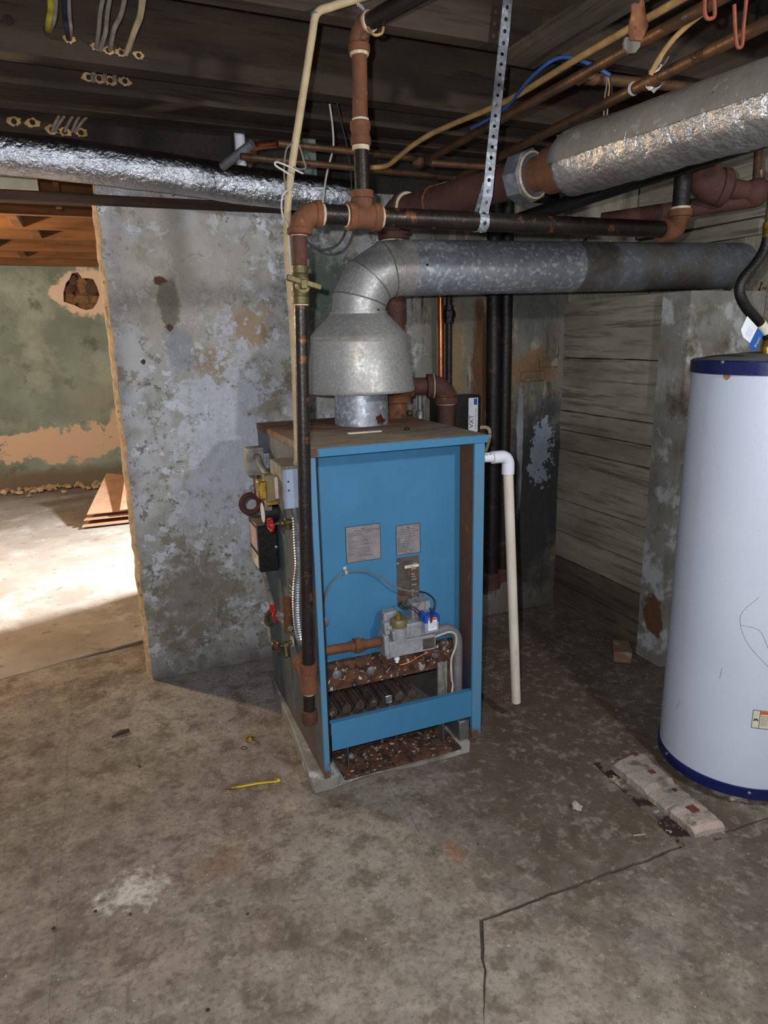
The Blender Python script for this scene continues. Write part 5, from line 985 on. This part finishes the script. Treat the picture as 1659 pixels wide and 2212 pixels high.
# cement board strip on a sheet
bs = thing('cement_strip', 'crumbling cement strip with rusty square patches on a dirty sheet', 'cement strip', (1.6, 1.58, 0))
P0, P1, P2_, P3 = fz(1282, 1650), fz(1478, 1836), fz(1574, 1808), fz(1370, 1635)
MB().add([P0, P1, P2_, P3]+[p+Z*.003 for p in (P0, P1, P2_, P3)], [(0, 1, 2, 3), (7, 6, 5, 4), (0, 4, 5, 1), (1, 5, 6, 2), (2, 6, 7, 3), (3, 7, 4, 0)]).build('metal_sheet', 'sheet_dirty', bs)
S0, S1, S2, S3 = fz(1318, 1660, .003), fz(1500, 1810, .003), fz(1565, 1795, .003), fz(1378, 1632, .003)
def strip_pt(s, t): a = S0.lerp(S1, s); b = S3.lerp(S2, s); return a.lerp(b, t)
def chunk(s0, s1, h, seed):
    mb = MB(); n = 10; k = 5; vs = []
    for i in range(n+1):
        s = s0+(s1-s0)*i/n
        for j in range(k+1):
            t = j/k; e = (1 if 0 < i < n else .55)*(1 if 0 < j < k else .72); q = strip_pt(s+.006*noise.noise(V((j*2, i, seed))), t+.05*noise.noise(V((i*1.3, j*.4, seed))))
            vs.append(V((q.x, q.y, .003+h*e*(1+.16*noise.noise(V((i*.7, j*1.1, seed)))))))
    b = len(vs)
    for i in range(n+1):
        for j in range(k+1): vs.append(V((vs[i*(k+1)+j].x, vs[i*(k+1)+j].y, .0031)))
    fs = [(i*(k+1)+j, i*(k+1)+j+1, (i+1)*(k+1)+j+1, (i+1)*(k+1)+j) for i in range(n) for j in range(k)]
    rim = [j for j in range(k+1)]+[i*(k+1)+k for i in range(1, n+1)]+[n*(k+1)+j for j in range(k-1, -1, -1)]+[i*(k+1) for i in range(n-1, 0, -1)]
    fs += [(rim[i], rim[(i+1) % len(rim)], b+rim[(i+1) % len(rim)], b+rim[i]) for i in range(len(rim))]
    return mb.add(vs, fs).build('cement_block', 'cement_board', bs, ang=28)
chunk(0, .47, .036, 1); chunk(.46, .70, .026, 5); chunk(.68, 1.0, .034, 9)
for s, t, w, m, hh in ((.06, .72, .011, 'rust_patch', .0405), (.31, .62, .011, 'rust_patch', .040), (.55, .72, .008, 'pebble_dark', .030), (.80, .55, .016, 'rust_patch', .038)):
    c = strip_pt(s, t); d1 = (S1-S0).normalized(); d2 = Z.cross(d1); MB().obox((c.x, c.y, hh), (d1, d2, Z), (w, w, .0015)).build('rusty_patch', m, bs)
# brick and rubble by the pier
c = fz(1342, 1420); br = MB().obox((c.x, c.y, .032), (V((.8, -.6, 0)), V((.6, .8, 0)), Z), (.045, .075, .03)); solo(br, 'loose_brick', 'old_brick', 'loose brick lying at the foot of the concrete pier', 'brick', bev=.006)
c = fz(1245, 1748); solo(MB().blob((c.x, c.y, .012), (.016, .020, .014), .3, 4, 2), 'concrete_chunk', 'pebble', 'single pale concrete chunk on the open floor', 'rubble')
c = fz(1590, 1738); solo(MB().blob((c.x+.03, c.y+.02, .012), (.04, .03, .014), .3, 6, 2), 'plaster_lump', 'cement_board', 'pale plaster lump under the water heater rim', 'rubble')
# yellow strap scrap
mb = MB(); Pn = [fz(x, y, .003) for x, y in ((484, 1703), (520, 1699), (560, 1692), (600, 1688))]; vs = []
for i, p in enumerate(smooth(Pn, 5)): w = .0085; vs += [p+V((-.1, 1, 0))*w*.5+Z*.001, p-V((-.1, 1, 0))*w*.5+Z*.001, p-V((-.1, 1, 0))*w*.5-Z*.001, p+V((-.1, 1, 0))*w*.5-Z*.001]
n = len(vs)//4; mb.add(vs, [(i*4+j, i*4+(j+1) % 4, i*4+4+(j+1) % 4, i*4+4+j) for i in range(n-1) for j in range(4)]+[(0, 1, 2, 3), (n*4-1, n*4-2, n*4-3, n*4-4)])
mb.blob(fz(602, 1686, .006), (.006, .008, .006), .1, 1)
solo(mb, 'yellow_strap', 'yellow_plastic', 'bright yellow plastic strap scrap on the floor before the pad', 'plastic strap')
c = fz(541, 1602); solo(MB().lathe((c.x, c.y, 0), (0, .35, .94), [(.015, .002), (.017, .003), (.017, .018), (.0135, .018), (.0135, .003)], 20, True), 'brass_ring', 'brass', 'small brass nut ring on the floor left of the pad', 'ring')
c = fz(527, 1616); solo(MB().lathe((c.x, c.y, .001), Z, [(.012, 0), (.012, .002), (.010, .002), (.010, 0)], 20, True), 'washer_ring', 'old_brass', 'thin flat ring beside the brass nut', 'ring')
a, b = fz(241, 1592, .004), fz(279, 1577, .008); solo(MB().tube([a, a.lerp(b, .5)+Z*.004, b], [.003, .010, .008], 6), 'wood_splinter', 'rust_iron_dark', 'dark wood splinter lying on the floor at the left', 'splinter')
a, b = fz(1368, 1805, .003), fz(1393, 1802, .003); solo(MB().tube([a, b], .0022, 6), 'straw_bit', 'cable_tan', 'pale straw sliver near the cement strip', 'straw')
for i, (x, y, r, w_) in enumerate(((207, 1970, .0055, 'black grit beside the white floor stain, left of two'), (282, 1976, .0045, 'black grit beside the white floor stain, right of two'), (116, 2008, .006, 'black grit near the left picture edge'), (535, 1976, .006, 'dark brown grit at the floor centre'), (450, 2184, .006, 'black grit near the bottom of the picture'), (302, 1657, .006, 'dark grit below the wood splinter'), (1033, 1825, .004, 'dark grit on the boiler-side slab'))):
    c = fz(x, y); solo(MB().blob((c.x, c.y, r*.6), (r, r*.9, r*.7), .4, i, 1), 'grit', 'pebble_dark', w_, 'debris')
# cardboard in the hall
cbx = thing('cardboard_box', 'flattened cardboard box with raised flaps in the far hall', 'cardboard box', fz(240, 1130, .022))
zf = .022
def sheet(pts, name, th=.006, m='cardboard'):
    P = [V(p) for p in pts]; nn = (P[1]-P[0]).cross(P[2]-P[0]).normalized()*th; n = len(P)
    return MB().add(P+[p+nn for p in P], [tuple(range(n))[::-1], tuple(range(n, 2*n))]+[(i, (i+1) % n, n+(i+1) % n, n+i) for i in range(n)]).build(name, m, cbx)
A_ = fz(190, 1135, zf); hb = V((A_.x, A_.y, zf))
sheet([hb+V((-.05, -.06, .0)), hb+V((.9, -.06, .0)), hb+V((.9, .55, 0)), hb+V((.05, .55, 0))], 'bottom_panel')
sheet([hb+V((-.03, .0, .045)), hb+V((.9, .0, .045)), hb+V((.9, .5, .05)), hb+V((.07, .5, .05))], 'middle_panel')
sheet([hb+V((.0, .05, .085)), hb+V((.35, .05, .085)), hb+V((.45, .62, .30)), hb+V((.20, .72, .33))], 'flap')
sheet([hb+V((.28, -.02, .11)), hb+V((.9, -.02, .12)), hb+V((.9, .6, .56)), hb+V((.42, .6, .50))], 'flap')
text('BOX', .08, hb+V((.36, .16, .235)), X, V((0, .8, .6)), 'ink', cbx)
# rubble line along the far wall: too small to count
random.seed(5)
mb = MB()
for i in range(90):
    x = random.uniform(-1.3, .15); y = 8.55-abs(random.gauss(0, .16)); r = random.uniform(.012, .045); mb.blob((x, y, .022+r*.3), (r, r, r*.6), .4, i, 1)
o = mb.build('plaster_rubble', 'broken_plaster_edge', kind='stuff'); tag(o, 'crumbled plaster rubble along the foot of the green wall', 'rubble')
# tiny chips over the floor
mb = MB()
def chip(x, y, r, z=0):
    a = random.uniform(0, 6.3); vs = [V((x+r*math.cos(a+t)*random.uniform(.6, 1.1), y+r*math.sin(a+t)*random.uniform(.6, 1.1), z)) for t in (0, 2.1, 4.2)]
    vs.append(V((x, y, z+r*random.uniform(.4, .9)))); mb.add(vs, [(0, 1, 3), (1, 2, 3), (2, 0, 3)])
for i in range(1500):
    if i < 700: x, y = random.gauss(.45, .28), random.gauss(2.45, .42)
    elif i < 1100: x, y = random.uniform(-.4, 1.9), random.uniform(1.0, 3.1)
    else: x, y = random.gauss(2.15, .2), random.gauss(2.5, .4)
    if not (-1 < x < 2.35 and .9 < y < 3.2) or (.5 < x < 1.24 and 2.03 < y < 2.95): continue
    chip(x, y, random.choice((.0015, .002, .002, .003, .004)))
o = mb.build('floor_grit', 'pebble', kind='stuff'); tag(o, 'pale plaster chips scattered over the concrete floor', 'debris')
